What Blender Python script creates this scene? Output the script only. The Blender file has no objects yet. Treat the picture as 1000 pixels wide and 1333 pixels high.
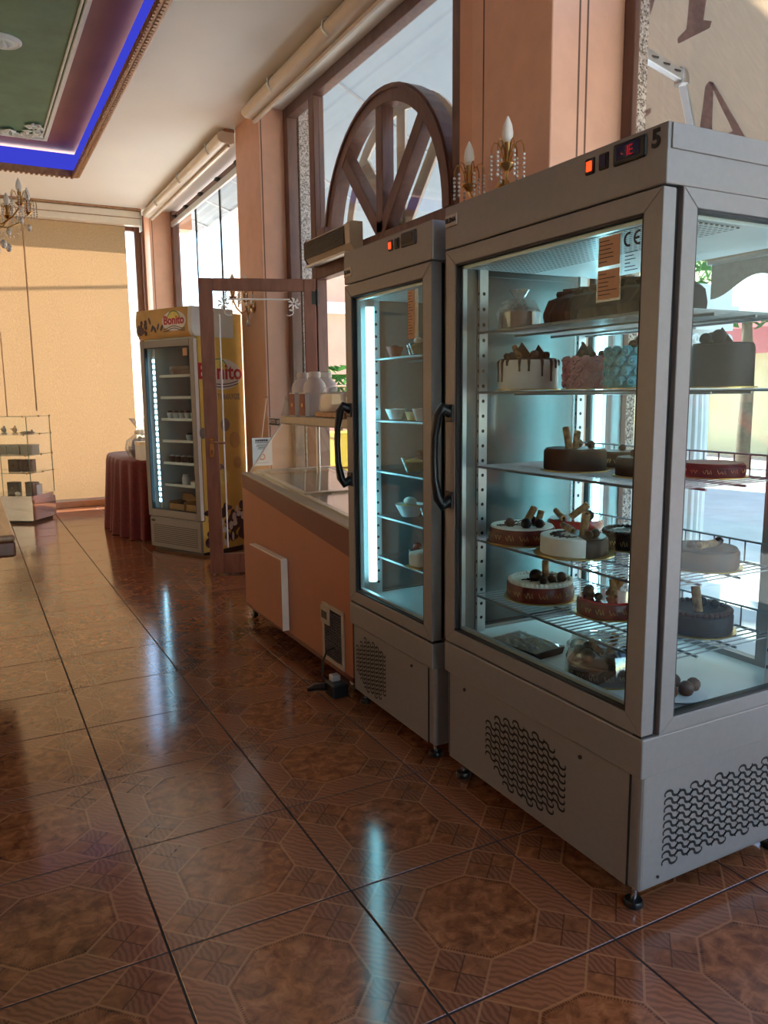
import bpy, math, random
from mathutils import Vector, Matrix
random.seed(7)
PI = math.pi
scene = bpy.context.scene
COL = scene.collection

# ------------------------------------------------------------------ camera
cam_d = bpy.data.cameras.new('camera')
cam = bpy.data.objects.new('camera', cam_d)
COL.objects.link(cam)
cam_d.sensor_fit = 'HORIZONTAL'
cam_d.sensor_width = 36.0
cam_d.lens = 36.0 * 1014.8 / 1000.0
cam_d.clip_start = 0.05
cam_d.clip_end = 200
_p, _y, _r = 0.1507, 0.4881, -0.0101
_fw = Vector((math.sin(_y) * math.cos(_p), math.cos(_y) * math.cos(_p), -math.sin(_p)))
_rt0 = Vector((math.cos(_y), -math.sin(_y), 0))
_up0 = _rt0.cross(_fw)
_rt = _rt0 * math.cos(_r) + _up0 * math.sin(_r)
_up = -_rt0 * math.sin(_r) + _up0 * math.cos(_r)
cam.matrix_world = Matrix(((_rt.x, _up.x, -_fw.x, 0), (_rt.y, _up.y, -_fw.y, 0), (_rt.z, _up.z, -_fw.z, 1.30), (0, 0, 0, 1)))
scene.camera = cam

# ------------------------------------------------------------------ sky, sun, exposure
SUN_DIR = Vector((0.20, -0.79, -0.58)).normalized()
w = bpy.data.worlds.new('sky')
scene.world = w
w.use_nodes = True
wn = w.node_tree
wn.nodes.clear()
wo = wn.nodes.new('ShaderNodeOutputWorld')
wb = wn.nodes.new('ShaderNodeBackground')
ws = wn.nodes.new('ShaderNodeTexSky')
ws.sky_type = 'NISHITA'
ws.sun_disc = False
ws.sun_elevation = math.asin(-SUN_DIR.z)
ws.sun_rotation = math.atan2(-SUN_DIR.x, -SUN_DIR.y)
ws.dust_density = 0.1
ws.air_density = 1.0
ws.ozone_density = 1.6
wb.inputs['Strength'].default_value = 0.34
wn.links.new(ws.outputs[0], wb.inputs['Color'])
wn.links.new(wb.outputs[0], wo.inputs['Surface'])
sun_d = bpy.data.lights.new('sun', 'SUN')
sun_d.energy = 11.0
sun_d.color = (1.0, 0.97, 0.92)
sun_d.angle = math.radians(0.8)
sun = bpy.data.objects.new('sun', sun_d)
COL.objects.link(sun)
sun.rotation_euler = SUN_DIR.to_track_quat('-Z', 'Y').to_euler()
sun.location = (-3, 12, 9)
vs = scene.view_settings
scene.display_settings.display_device = 'sRGB'
vs.view_transform = 'Standard'
vs.look = 'None'
vs.exposure = 1.36
vs.gamma = 1.0
vs.use_curve_mapping = False

# ------------------------------------------------------------------ mesh helpers
class MB:
    def __init__(s):
        s.v = []; s.f = []
    def add(s, vs_, fs):
        o = len(s.v)
        s.v += [tuple(a) for a in vs_]
        s.f += [tuple(i + o for i in f) for f in fs]
        return s
    def box(s, x0, x1, y0, y1, z0, z1, m=None):
        vs_ = [(x0, y0, z0), (x1, y0, z0), (x1, y1, z0), (x0, y1, z0), (x0, y0, z1), (x1, y0, z1), (x1, y1, z1), (x0, y1, z1)]
        if m is not None:
            vs_ = [m @ Vector(a) for a in vs_]
        return s.add(vs_, [(0, 3, 2, 1), (4, 5, 6, 7), (0, 1, 5, 4), (1, 2, 6, 5), (2, 3, 7, 6), (3, 0, 4, 7)])
    def prism(s, poly, d0, d1, plane='yz', m=None):
        # poly: 2-D points (counter-clockwise); extruded along the remaining axis
        def P(a, b, d):
            return {'yz': (d, a, b), 'xz': (a, d, b), 'xy': (a, b, d)}[plane]
        n = len(poly)
        vs_ = [P(a, b, d0) for a, b in poly] + [P(a, b, d1) for a, b in poly]
        if m is not None:
            vs_ = [m @ Vector(a) for a in vs_]
        fs = [tuple(range(n - 1, -1, -1)), tuple(range(n, 2 * n))]
        fs += [(i, (i + 1) % n, n + (i + 1) % n, n + i) for i in range(n)]
        return s.add(vs_, fs)
    def tube(s, path, r, n=8, cap=True, closed=False):
        path = [Vector(p) for p in path]
        k = len(path)
        rs = r if isinstance(r, (list, tuple)) else [r] * k
        vs_ = []; fs = []
        ref = None
        for i, p in enumerate(path):
            a = path[(i - 1) % k] if (closed or i > 0) else path[0]
            b = path[(i + 1) % k] if (closed or i < k - 1) else path[-1]
            t = (b - a)
            t = t.normalized() if t.length > 1e-9 else Vector((0, 0, 1))
            if ref is None:
                ref = t.orthogonal().normalized()
            u = (ref - t * ref.dot(t))
            u = u.normalized() if u.length > 1e-6 else t.orthogonal().normalized()
            ref = u
            v = t.cross(u)
            for j in range(n):
                an = 2 * PI * j / n
                vs_.append(p + (u * math.cos(an) + v * math.sin(an)) * rs[i])
        m = k if closed else k - 1
        for i in range(m):
            i2 = (i + 1) % k
            for j in range(n):
                fs.append((i * n + j, i * n + (j + 1) % n, i2 * n + (j + 1) % n, i2 * n + j))
        if cap and not closed:
            fs.append(tuple(range(n - 1, -1, -1)))
            fs.append(tuple((k - 1) * n + j for j in range(n)))
        return s.add(vs_, fs)
    def cyl(s, p, q, r, n=12):
        return s.tube([p, q], r, n)
    def lathe(s, prof, c=(0, 0, 0), n=20, sx=1, sy=1, m=None, wob=None):
        vs_ = []; fs = []
        k = len(prof)
        for i, (r, z) in enumerate(prof):
            for j in range(n):
                an = 2 * PI * j / n
                rr = r * (wob(an, z) if wob else 1)
                q = Vector((rr * math.cos(an) * sx, rr * math.sin(an) * sy, z))
                if m is not None:
                    q = m @ q
                vs_.append((q.x + c[0], q.y + c[1], q.z + c[2]))
        for i in range(k - 1):
            for j in range(n):
                fs.append((i * n + j, i * n + (j + 1) % n, (i + 1) * n + (j + 1) % n, (i + 1) * n + j))
        fs.append(tuple(range(n - 1, -1, -1)))
        fs.append(tuple((k - 1) * n + j for j in range(n)))
        return s.add(vs_, fs)
    def ball(s, c, r, n=8, rings=5, sz=1.0, jit=0.0):
        prof = [(max(1e-4, math.sin(PI * i / rings)) * r, -math.cos(PI * i / rings) * r * sz) for i in range(rings + 1)]
        if jit:
            return s.lathe(prof, c, n, wob=lambda a, z: 1 + random.uniform(-jit, jit))
        return s.lathe(prof, c, n)

WM = {}
def wmat(o):
    return WM.get(o.name, Matrix())

def mesh_obj(name, mb, m, local=False, parent=None, smooth=None, bevel=0.0, seg=2):
    me = bpy.data.meshes.new(name)
    vs_ = mb.v
    if parent is not None and not local:
        inv = wmat(parent).inverted()
        vs_ = [tuple(inv @ Vector(a)) for a in vs_]
    me.from_pydata(vs_, [], mb.f)
    me.validate()
    me.update()
    if m is not None:
        me.materials.append(m)
    if smooth is not None:
        me.polygons.foreach_set('use_smooth', [True] * len(me.polygons))
        me.set_sharp_from_angle(angle=math.radians(smooth))
    o = bpy.data.objects.new(name, me)
    COL.objects.link(o)
    if parent is not None:
        o.parent = parent
        WM[o.name] = wmat(parent)
    if bevel:
        b = o.modifiers.new('bevel', 'BEVEL')
        b.width = bevel; b.segments = seg; b.limit_method = 'ANGLE'; b.angle_limit = math.radians(40)
        b.harden_normals = False
    return o

def part(name, mb, m, parent, local=False, smooth=None, bevel=0.0, label=None, stuff=False, seg=2):
    o = mesh_obj(name, mb, m, local, parent, smooth, bevel, seg)
    if label: o['label'] = label
    if stuff: o['kind'] = 'stuff'
    return o

def struct(name, mb, m, smooth=None, bevel=0.0, parent=None):
    o = mesh_obj(name, mb, m, False, parent, smooth, bevel)
    if parent is None:
        o['kind'] = 'structure'
    return o

def root(name, loc, rz=0.0, label=None, cat=None, group=None, kind=None, rot=None):
    o = bpy.data.objects.new(name, None)
    o.empty_display_size = 0.1
    COL.objects.link(o)
    o.location = loc
    o.rotation_euler = rot if rot else (0, 0, rz)
    WM[o.name] = Matrix.Translation(Vector(loc)) @ o.rotation_euler.to_matrix().to_4x4()
    tag(o, label, cat, group, kind)
    return o

def tag(o, label=None, cat=None, group=None, kind=None):
    if label: o['label'] = label
    if cat: o['category'] = cat
    if group: o['group'] = group
    if kind: o['kind'] = kind
    return o

def copy_tree(o, parent=None):
    c = o.copy(); COL.objects.link(c)
    if parent is not None: c.parent = parent
    for ch in list(o.children):
        copy_tree(ch, c)
    return c

def one(name, mb, m, loc, label, cat, group=None, smooth=None, bevel=0.0, rz=0.0, kind=None):
    # a thing that is one mesh, vertices given in its own frame
    o = mesh_obj(name, mb, m, True, None, smooth, bevel)
    o.location = loc; o.rotation_euler = (0, 0, rz)
    WM[o.name] = Matrix.Translation(Vector(loc)) @ Matrix.Rotation(rz, 4, 'Z')
    return tag(o, label, cat, group, kind)

def text_part(name, body, size, m, parent, mat_world, local=False, ext=0.0006, bold=0.0, sx=1.0, label=None, align='CENTER'):
    cu = bpy.data.curves.new(name, 'FONT')
    cu.body = body; cu.size = size; cu.extrude = ext; cu.offset = bold
    cu.align_x = align; cu.align_y = 'CENTER'
    cu.resolution_u = 3
    to = bpy.data.objects.new(name, cu)
    COL.objects.link(to)
    dg = bpy.context.evaluated_depsgraph_get()
    me = bpy.data.meshes.new_from_object(to.evaluated_get(dg))
    COL.objects.unlink(to)
    bpy.data.objects.remove(to)
    mm = mat_world @ Matrix.Diagonal((sx, 1, 1, 1))
    if not local and parent is not None:
        mm = wmat(parent).inverted() @ mm
    me.transform(mm)
    me.materials.clear(); me.materials.append(m)
    me.name = name
    o = bpy.data.objects.new(name, me)
    COL.objects.link(o)
    if parent is not None:
        o.parent = parent; WM[o.name] = wmat(parent)
    if label: o['label'] = label
    return o

def frame_mat(origin, xdir, ydir):
    x = Vector(xdir).normalized(); y = Vector(ydir).normalized(); z = x.cross(y)
    return Matrix(((x.x, y.x, z.x, origin[0]), (x.y, y.y, z.y, origin[1]), (x.z, y.z, z.z, origin[2]), (0, 0, 0, 1)))

# ------------------------------------------------------------------ material helpers
def srgb(r, g, b):
    def c(u):
        u /= 255.0
        return u / 12.92 if u <= 0.04045 else ((u + 0.055) / 1.055) ** 2.4
    return (c(r), c(g), c(b), 1.0)

class NT:
    def __init__(s, name):
        s.m = bpy.data.materials.new(name); s.m.use_nodes = True
        s.t = s.m.node_tree; s.t.nodes.clear()
        s.out = s.t.nodes.new('ShaderNodeOutputMaterial')
    def n(s, typ, **kw):
        nd = s.t.nodes.new(typ)
        for k, v in kw.items(): setattr(nd, k, v)
        return nd
    def l(s, a, b): s.t.links.new(a, b)
    def val(s, sock, v):
        if hasattr(v, 'is_output') or isinstance(v, bpy.types.NodeSocket): s.l(v, sock)
        else: sock.default_value = v
    def math(s, op, a, b=0.0, c=None):
        nd = s.n('ShaderNodeMath', operation=op)
        s.val(nd.inputs[0], a); s.val(nd.inputs[1], b)
        if c is not None: s.val(nd.inputs[2], c)
        return nd.outputs[0]
    def mix(s, f, a, b):
        nd = s.n('ShaderNodeMix', data_type='RGBA')
        s.val(nd.inputs[0], f); s.val(nd.inputs[6], a); s.val(nd.inputs[7], b)
        return nd.outputs[2]
    def coord(s, which='Object', scale=(1, 1, 1)):
        c = s.n('ShaderNodeTexCoord')
        mp = s.n('ShaderNodeMapping')
        mp.inputs['Scale'].default_value = scale
        s.l(c.outputs[which], mp.inputs[0])
        return mp.outputs[0]
    def noise(s, vec, scale, detail=4, rough=0.55, dist=0.0):
        nd = s.n('ShaderNodeTexNoise')
        s.l(vec, nd.inputs['Vector'])
        nd.inputs['Scale'].default_value = scale; nd.inputs['Detail'].default_value = detail
        nd.inputs['Roughness'].default_value = rough; nd.inputs['Distortion'].default_value = dist
        return nd.outputs['Fac']
    def ramp(s, f, stops):
        nd = s.n('ShaderNodeValToRGB')
        s.l(f, nd.inputs[0])
        e = nd.color_ramp.elements
        while len(e) < len(stops): e.new(0.5)
        for i, (p, c) in enumerate(stops):
            e[i].position = p; e[i].color = c
        return nd.outputs[0]
    def bsdf(s, color, rough=0.5, metal=0.0, spec=0.5, bump=None, bstr=0.2, bdist=0.002, emit=None, estr=0.0, coat=0.0, trans=0.0, sss=0.0):
        b = s.n('ShaderNodeBsdfPrincipled')
        s.val(b.inputs['Base Color'], color); s.val(b.inputs['Roughness'], rough)
        s.val(b.inputs['Metallic'], metal); s.val(b.inputs['Specular IOR Level'], spec)
        b.inputs['Coat Weight'].default_value = coat
        b.inputs['Coat Roughness'].default_value = 0.05
        b.inputs['Transmission Weight'].default_value = trans
        if emit is not None:
            s.val(b.inputs['Emission Color'], emit); b.inputs['Emission Strength'].default_value = estr
        if bump is not None:
            bn = s.n('ShaderNodeBump')
            bn.inputs['Strength'].default_value = bstr; bn.inputs['Distance'].default_value = bdist
            s.l(bump, bn.inputs['Height']); s.l(bn.outputs[0], b.inputs['Normal'])
        return b.outputs[0]
    def done(s, sh):
        s.l(sh, s.out.inputs['Surface']); return s.m

def mat(name, rgb, rough=0.5, metal=0.0, var=0.06, scale=12.0, bstr=0.0, spec=0.5, bscale=None, coat=0.0, det=4):
    t = NT(name)
    vec = t.coord()
    nz = t.noise(vec, scale, det)
    c = srgb(*rgb)
    lo = tuple(max(0, k * (1 - var * 2)) for k in c[:3]) + (1,)
    hi = tuple(min(1, k * (1 + var * 2)) for k in c[:3]) + (1,)
    colr = t.ramp(nz, [(0.3, lo), (0.7, hi)])
    bump = t.noise(vec, bscale or scale * 6, 3) if bstr else None
    return t.done(t.bsdf(colr, rough, metal, spec, bump, bstr, coat=coat))

def glow(name, rgb, strength):
    t = NT(name)
    e = t.n('ShaderNodeEmission')
    e.inputs['Color'].default_value = srgb(*rgb); e.inputs['Strength'].default_value = strength
    return t.done(e.outputs[0])

def glass(name, tint=(235, 245, 243), f0=0.05, rough=0.0, haze=0.0):
    # thin flat pane: see-through, mirror-like at grazing angles
    t = NT(name)
    lw = t.n('ShaderNodeLayerWeight'); lw.inputs['Blend'].default_value = 0.5
    p5 = t.math('POWER', lw.outputs['Facing'], 5.0)
    f = t.math('MULTIPLY_ADD', p5, 0.75 - f0, f0)
    tr = t.n('ShaderNodeBsdfTransparent'); tr.inputs['Color'].default_value = srgb(*tint)
    gl = t.n('ShaderNodeBsdfGlossy'); gl.inputs['Roughness'].default_value = rough
    gl.inputs['Color'].default_value = (1, 1, 1, 1)
    mx = t.n('ShaderNodeMixShader')
    t.l(f, mx.inputs[0]); t.l(tr.outputs[0], mx.inputs[1]); t.l(gl.outputs[0], mx.inputs[2])
    sh = mx.outputs[0]
    if haze:
        df = t.n('ShaderNodeBsdfDiffuse'); df.inputs['Color'].default_value = (0.8, 0.85, 0.85, 1)
        m2 = t.n('ShaderNodeMixShader'); m2.inputs[0].default_value = haze
        t.l(sh, m2.inputs[1]); t.l(df.outputs[0], m2.inputs[2]); sh = m2.outputs[0]
    return t.done(sh)

def cloth_translucent(name, rgb, trans=0.5, scale=120, trgb=None, var=0.12, wscale=(1, 1, 1)):
    t = NT(name)
    vec = t.coord('Object', wscale)
    nz = t.noise(vec, scale, 3)
    c = srgb(*rgb)
    colr = t.ramp(nz, [(0.3, tuple(k * (1 - var) for k in c[:3]) + (1,)), (0.7, tuple(min(1, k * (1 + var)) for k in c[:3]) + (1,))])
    d = t.n('ShaderNodeBsdfDiffuse'); t.l(colr, d.inputs[0])
    tl = t.n('ShaderNodeBsdfTranslucent')
    if trgb:
        c2 = srgb(*trgb)
        t.l(t.ramp(nz, [(0.3, tuple(k * (1 - var) for k in c2[:3]) + (1,)), (0.7, tuple(min(1, k * (1 + var)) for k in c2[:3]) + (1,))]), tl.inputs[0])
    else:
        t.l(colr, tl.inputs[0])
    mx = t.n('ShaderNodeMixShader'); mx.inputs[0].default_value = trans
    t.l(d.outputs[0], mx.inputs[1]); t.l(tl.outputs[0], mx.inputs[2])
    return t.done(mx.outputs[0])

def wood(name, a, b, rough=0.4, scale=(3, 3, 30), dist=2.0, coat=0.0):
    t = NT(name)
    vec = t.coord('Object', scale)
    nz = t.noise(vec, 1.5, 5, 0.6, dist)
    colr = t.ramp(nz, [(0.3, srgb(*a)), (0.7, srgb(*b))])
    return t.done(t.bsdf(colr, rough, 0, 0.5, nz, 0.08, coat=coat))

M = {}
M['fridge'] = mat('fridge_paint', (137, 134, 132), 0.38, 0.15, 0.02, 60, 0.02)
M['fridge_white'] = mat('fridge_white_liner', (225, 230, 230), 0.4, 0, 0.02, 8)
M['black'] = mat('black_plastic', (18, 18, 20), 0.35, 0, 0.1, 20)
M['gasket'] = mat('rubber_gasket', (38, 37, 38), 0.6, 0, 0.05, 20)
M['slot'] = mat('dark_slot', (14, 14, 15), 0.7, 0, 0.1, 20)
M['steel'] = mat('steel', (190, 192, 195), 0.25, 1.0, 0.05, 20)
M['wire'] = mat('plated_wire', (150, 155, 158), 0.35, 0.8, 0.05, 30)
M['alu'] = mat('aluminium', (205, 208, 210), 0.35, 0.7, 0.03, 20)
M['glass'] = glass('window_glass', (251, 254, 253), 0.03)
M['fglass'] = glass('fridge_glass', (243, 250, 250), 0.014)
M['clear'] = glass('clear_plastic', (236, 240, 240), 0.10)
M['film'] = glass('cellophane', (240, 240, 240), 0.16, 0.05)
M['tube'] = glow('fluorescent_tube', (150, 235, 255), 3.5)
M['tube_big'] = glow('bright_fluorescent_tube', (170, 240, 255), 10.0)
M['led'] = glow('white_led', (170, 225, 255), 6.0)
M['redlamp'] = glow('red_neon_switch', (255, 60, 25), 1.2)
M['reddigit'] = glow('red_led_digit', (220, 40, 45), 0.22)
M['peach'] = mat('peach_wall_paint', (222, 168, 138), 0.55, 0, 0.03, 5, 0.05, bscale=180)
M['peach_pillar'] = mat('peach_pillar_laminate', (226, 174, 146), 0.45, 0, 0.03, 9, 0.04, bscale=200)
M['ceil'] = mat('ceiling_paint', (246, 243, 236), 0.6, 0, 0.01, 2)
M['wframe'] = wood('window_frame_wood', (92, 62, 52), (120, 82, 66), 0.4, (8, 8, 1.5))
M['dframe'] = wood('door_frame_wood', (118, 76, 60), (146, 98, 78), 0.38, (8, 8, 1.5))
M['cream'] = mat('cream_outer_frame', (246, 236, 218), 0.5, 0, 0.03, 10)
M['groove'] = mat('groove', (110, 76, 60), 0.6, 0, 0.05, 10)
M['brass'] = mat('brass', (190, 150, 90), 0.25, 1.0, 0.1, 15)
M['crystal'] = glass('crystal', (245, 245, 245), 0.25, 0.02)
M['bulb'] = mat('frosted_bulb', (235, 232, 226), 0.3, 0, 0.02, 10)
M['granite'] = None

def granite():
    t = NT('grey_granite')
    vec = t.coord()
    v = t.n('ShaderNodeTexVoronoi'); v.inputs['Scale'].default_value = 130
    t.l(vec, v.inputs['Vector'])
    g = t.n('ShaderNodeSeparateColor'); t.l(v.outputs['Color'], g.inputs[0])
    c = t.ramp(g.outputs[0], [(0.1, srgb(70, 66, 64)), (0.5, srgb(165, 152, 142)), (0.9, srgb(205, 195, 185))])
    return t.done(t.bsdf(c, 0.35))
M['granite'] = granite()

S = 0.47554
OX, OY = 0.3251, 1.2407
def tile_mat():
    t = NT('patterned_ceramic_tile')
    co = t.n('ShaderNodeTexCoord')
    info = t.n('ShaderNodeObjectInfo')
    sep = t.n('ShaderNodeSeparateXYZ'); t.l(co.outputs['Object'], sep.inputs[0])
    # wrap so that one material serves single tiles and the joined far field
    def wrap(a):
        q = t.math('DIVIDE', a, S)
        q = t.math('ADD', q, 0.5)
        return t.math('SUBTRACT', t.math('FRACT', q), 0.5)
    x = wrap(sep.outputs[0]); y = wrap(sep.outputs[1])
    a = t.math('ABSOLUTE', x); b = t.math('ABSOLUTE', y)
    R = 0.315; L = 0.261; h = L / 2
    d = t.math('MULTIPLY', t.math('ADD', a, b), 0.70711)
    O = t.math('SUBTRACT', t.math('MAXIMUM', t.math('MAXIMUM', a, b), d), R)
    u = t.math('SUBTRACT', d, R)
    sw = t.math('MULTIPLY', t.math('SUBTRACT', a, b), 0.70711)
    wv = t.math('ABSOLUTE', sw)
    in_oct = t.math('LESS_THAN', O, 0.0)
    in_sq = t.math('MULTIPLY', t.math('LESS_THAN', wv, h), t.math('MULTIPLY', t.math('GREATER_THAN', u, 0.0), t.math('LESS_THAN', u, L)))
    in_tri = t.math('GREATER_THAN', u, L)
    # offset per tile
    addv = t.n('ShaderNodeVectorMath', operation='ADD')
    t.l(co.outputs['Object'], addv.inputs[0])
    rv = t.n('ShaderNodeCombineXYZ')
    t.l(t.math('MULTIPLY', info.outputs['Random'], 37.0), rv.inputs[2])
    t.l(rv.outputs[0], addv.inputs[1])
    vec = addv.outputs[0]
    n1 = t.noise(vec, 26, 6, 0.62, 0.6)
    n2 = t.noise(vec, 9, 3)
    mott = t.ramp(n1, [(0.33, srgb(96, 50, 26)), (0.5, srgb(142, 82, 44)), (0.68, srgb(178, 112, 66))])
    wv1 = t.n('ShaderNodeTexWave'); wv1.bands_direction = 'DIAGONAL'
    wv1.inputs['Scale'].default_value = 26; wv1.inputs['Distortion'].default_value = 9; wv1.inputs['Detail'].default_value = 2
    wv1.inputs['Detail Scale'].default_value = 0.7
    t.l(vec, wv1.inputs['Vector'])
    grain = t.ramp(wv1.outputs['Fac'], [(0.15, srgb(128, 76, 48)), (0.75, srgb(152, 94, 60))])
    wv2 = t.n('ShaderNodeTexWave'); wv2.bands_direction = 'X'
    wv2.inputs['Scale'].default_value = 22; wv2.inputs['Distortion'].default_value = 7; wv2.inputs['Detail'].default_value = 2
    t.l(vec, wv2.inputs['Vector'])
    g2 = t.ramp(wv2.outputs['Fac'], [(0.15, srgb(112, 66, 44)), (0.8, srgb(138, 84, 56))])
    # four blocks of every corner square alternate grain and mottle
    chk = t.math('MULTIPLY', t.math('SIGN', sw), t.math('SIGN', t.math('SUBTRACT', u, h)))
    chk = t.math('GREATER_THAN', chk, 0.0)
    sq = t.mix(chk, g2, t.mix(0.35, mott, srgb(120, 72, 46)))
    c = t.mix(in_sq, grain, sq)
    c = t.mix(in_tri, c, g2)
    c = t.mix(in_oct, c, mott)
    c = t.mix(t.math('MULTIPLY', n2, 0.35), c, srgb(120, 70, 42))
    # thin dark lines inside the squares
    def line(e, wd): return t.math('LESS_THAN', t.math('ABSOLUTE', e), wd)
    dark = t.math('MULTIPLY', in_sq, t.math('MAXIMUM', line(sw, 0.004), line(t.math('SUBTRACT', u, h), 0.004)))
    # dotted rim inside the octagon
    rim = line(t.math('ADD', O, 0.016), 0.006)
    ang = t.math('ARCTAN2', x, y)
    dots = t.math('GREATER_THAN', t.math('SINE', t.math('MULTIPLY', ang, 130.0)), -0.2)
    dark = t.math('MAXIMUM', dark, t.math('MULTIPLY', rim, dots))
    c = t.mix(t.math('MULTIPLY', dark, 0.6), c, srgb(52, 28, 16))
    # pale inlay lines
    lt = line(O, 0.006)
    sqe = t.math('MULTIPLY', line(t.math('SUBTRACT', wv, h), 0.006), t.math('MULTIPLY', t.math('GREATER_THAN', u, 0.0), t.math('LESS_THAN', u, L)))
    end = t.math('MULTIPLY', line(t.math('SUBTRACT', u, L), 0.006), t.math('LESS_THAN', wv, h))
    lt = t.math('MAXIMUM', lt, t.math('MAXIMUM', sqe, end))
    c = t.mix(t.math('MULTIPLY', lt, 0.65), c, srgb(168, 114, 74))
    hsv = t.n('ShaderNodeHueSaturation')
    hsv.inputs['Saturation'].default_value = 0.97
    t.l(c, hsv.inputs['Color'])
    t.l(t.math('MULTIPLY_ADD', info.outputs['Random'], 0.16, 0.92), hsv.inputs['Value'])
    nb = t.noise(vec, 6, 2)
    rg = t.math('MULTIPLY_ADD', n1, 0.08, 0.09)
    return t.done(t.bsdf(hsv.outputs[0], rg, 0, 0.9, t.math('ADD', nb, t.math('MULTIPLY', dark, -0.3)), 0.05, 0.004))
M['tile'] = tile_mat()
M['grout'] = mat('dark_grout', (40, 26, 20), 0.8, 0, 0.1, 30)

# ================================================================== THE SETTING
CZ = 3.40            # ceiling height
# ---- floor: slab plus single tiles
fl = struct('floor', MB().box(-5.5, 2.45, -3.5, 10.0, -0.12, -0.0013), M['grout'])
tmb = MB()
hs = S / 2 - 0.0028
ch = 0.0012
tmb.add([(-hs, -hs, -0.006), (hs, -hs, -0.006), (hs, hs, -0.006), (-hs, hs, -0.006),
         (-hs, -hs, -ch), (hs, -hs, -ch), (hs, hs, -ch), (-hs, hs, -ch),
         (-hs + ch, -hs + ch, 0), (hs - ch, -hs + ch, 0), (hs - ch, hs - ch, 0), (-hs + ch, hs - ch, 0)],
        [(0, 1, 5, 4), (1, 2, 6, 5), (2, 3, 7, 6), (3, 0, 4, 7), (4, 5, 9, 8), (5, 6, 10, 9), (6, 7, 11, 10), (7, 4, 8, 11), (8, 9, 10, 11)])
tile_me = None
far = MB()
cnt = 0
for i in range(-12, 5):
    for j in range(-10, 19):
        cx, cy = OX + (i + 0.5) * S, OY + (j + 0.5) * S
        if cx - S / 2 > 2.40 or cy > 9.95:
            continue
        seen = cy > 0.6 and (-0.55 - 0.0 * cy) < cx and cx < 0.95 * cy + 1.2
        if seen:
            if tile_me is None:
                o = mesh_obj('tile', tmb, M['tile'], True, fl)
                tile_me = o.data
            else:
                o = bpy.data.objects.new('tile', tile_me)
                COL.objects.link(o); o.parent = fl
            o.location = (cx, cy, 0)
            cnt += 1
        else:
            far.add([(a + cx, b + cy, c) for a, b, c in tmb.v], tmb.f)
ff = MB()
ff.v = [(a - OX - S / 2, b - OY - S / 2, c) for a, b, c in far.v]; ff.f = far.f
o = mesh_obj('tile_field', ff, M['tile'], True, fl)
o.location = (OX + S / 2, OY + S / 2, 0)
o['kind'] = 'stuff'

# ---- ceiling with a cove
CX0, CX1, CY0, CY1 = -2.6, 1.12, 1.6, 8.32
ZT = 3.60
c = MB()
c.box(-5.5, CX0, -3.5, 10.0, CZ, CZ + 0.1).box(CX1, 2.46, -3.5, 2.6, CZ, CZ + 0.1).box(CX1, 2.36, 2.6, 10.0, CZ, CZ + 0.1)
c.box(CX0, CX1, -3.5, CY0, CZ, CZ + 0.1).box(CX0, CX1, CY1, 10.0, CZ, CZ + 0.1)
ce = struct('ceiling', c, M['ceil'])
M['cove_brown'] = mat('cove_terracotta_paint', (150, 98, 86), 0.6, 0, 0.05, 3)
M['cove_green'] = mat('cove_green_paint', (92, 128, 104), 0.6, 0, 0.07, 6, 0.05)
M['plaster'] = mat('white_plaster', (225, 232, 226), 0.5, 0, 0.03, 15)
M['bronze'] = mat('bronze_moulding', (168, 128, 96), 0.42, 0.25, 0.12, 30)
M['cove_blue'] = glow('cove_side_blue_glow', (58, 64, 200), 0.42)  # emission stands in for strip light falling on the recess sides
e = 0.16
cb = MB().box(CX0 - 0.1, CX1 + 0.1, CY0 - 0.1, CY1 + 0.1, ZT, ZT + 0.06)
part('cove_panel', cb, M['cove_brown'], ce, label='terracotta painted cove panel')
IX0, IX1, IY0, IY1 = CX0 + 0.30, 0.82, CY0 + 0.35, 7.95
part('green_field', MB().box(IX0, IX1, IY0, IY1, ZT - 0.006, ZT + 0.001), M['cove_green'], ce, label='green painted ceiling field')
# recess sides emit blue themselves, standing in for light from a hidden strip
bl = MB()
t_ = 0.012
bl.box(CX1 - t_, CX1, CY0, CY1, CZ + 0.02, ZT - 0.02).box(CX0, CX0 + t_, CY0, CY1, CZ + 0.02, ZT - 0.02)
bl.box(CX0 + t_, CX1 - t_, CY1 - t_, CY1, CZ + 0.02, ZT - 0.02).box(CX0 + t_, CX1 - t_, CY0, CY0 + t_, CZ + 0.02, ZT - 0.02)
part('glowing_cove_side', bl, M['cove_blue'], ce, label='blue recess side with the glow put into its material')
# stepped bronze moulding round the opening
def ring(mb, x0, x1, y0, y1, wd, z0, z1):
    mb.box(x0, x1, y0, y0 + wd, z0, z1).box(x0, x1, y1 - wd, y1, z0, z1)
    mb.box(x0, x0 + wd, y0 + wd, y1 - wd, z0, z1).box(x1 - wd, x1, y0 + wd, y1 - wd, z0, z1)
    return mb
mo = MB()
ring(mo, CX0 - 0.03, CX1 + 0.03, CY0 - 0.03, CY1 + 0.03, 0.035, CZ - 0.018, CZ + 0.02)
ring(mo, CX0 + 0.005, CX1 - 0.005, CY0 + 0.005, CY1 - 0.005, 0.03, CZ - 0.034, CZ + 0.03)
part('cove_moulding', mo, M['bronze'], ce, bevel=0.006)
dn = MB()
k = 0
yy = CY0
while yy < CY1 - 0.05:
    dn.box(CX1 - 0.048, CX1 - 0.036, yy + 0.008, yy + 0.030, CZ - 0.046, CZ - 0.006)
    dn.box(CX1 - 0.016, CX1 + 0.004, yy + 0.008, yy + 0.030, CZ - 0.042, CZ - 0.034)
    yy += 0.044
xx = CX0
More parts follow.
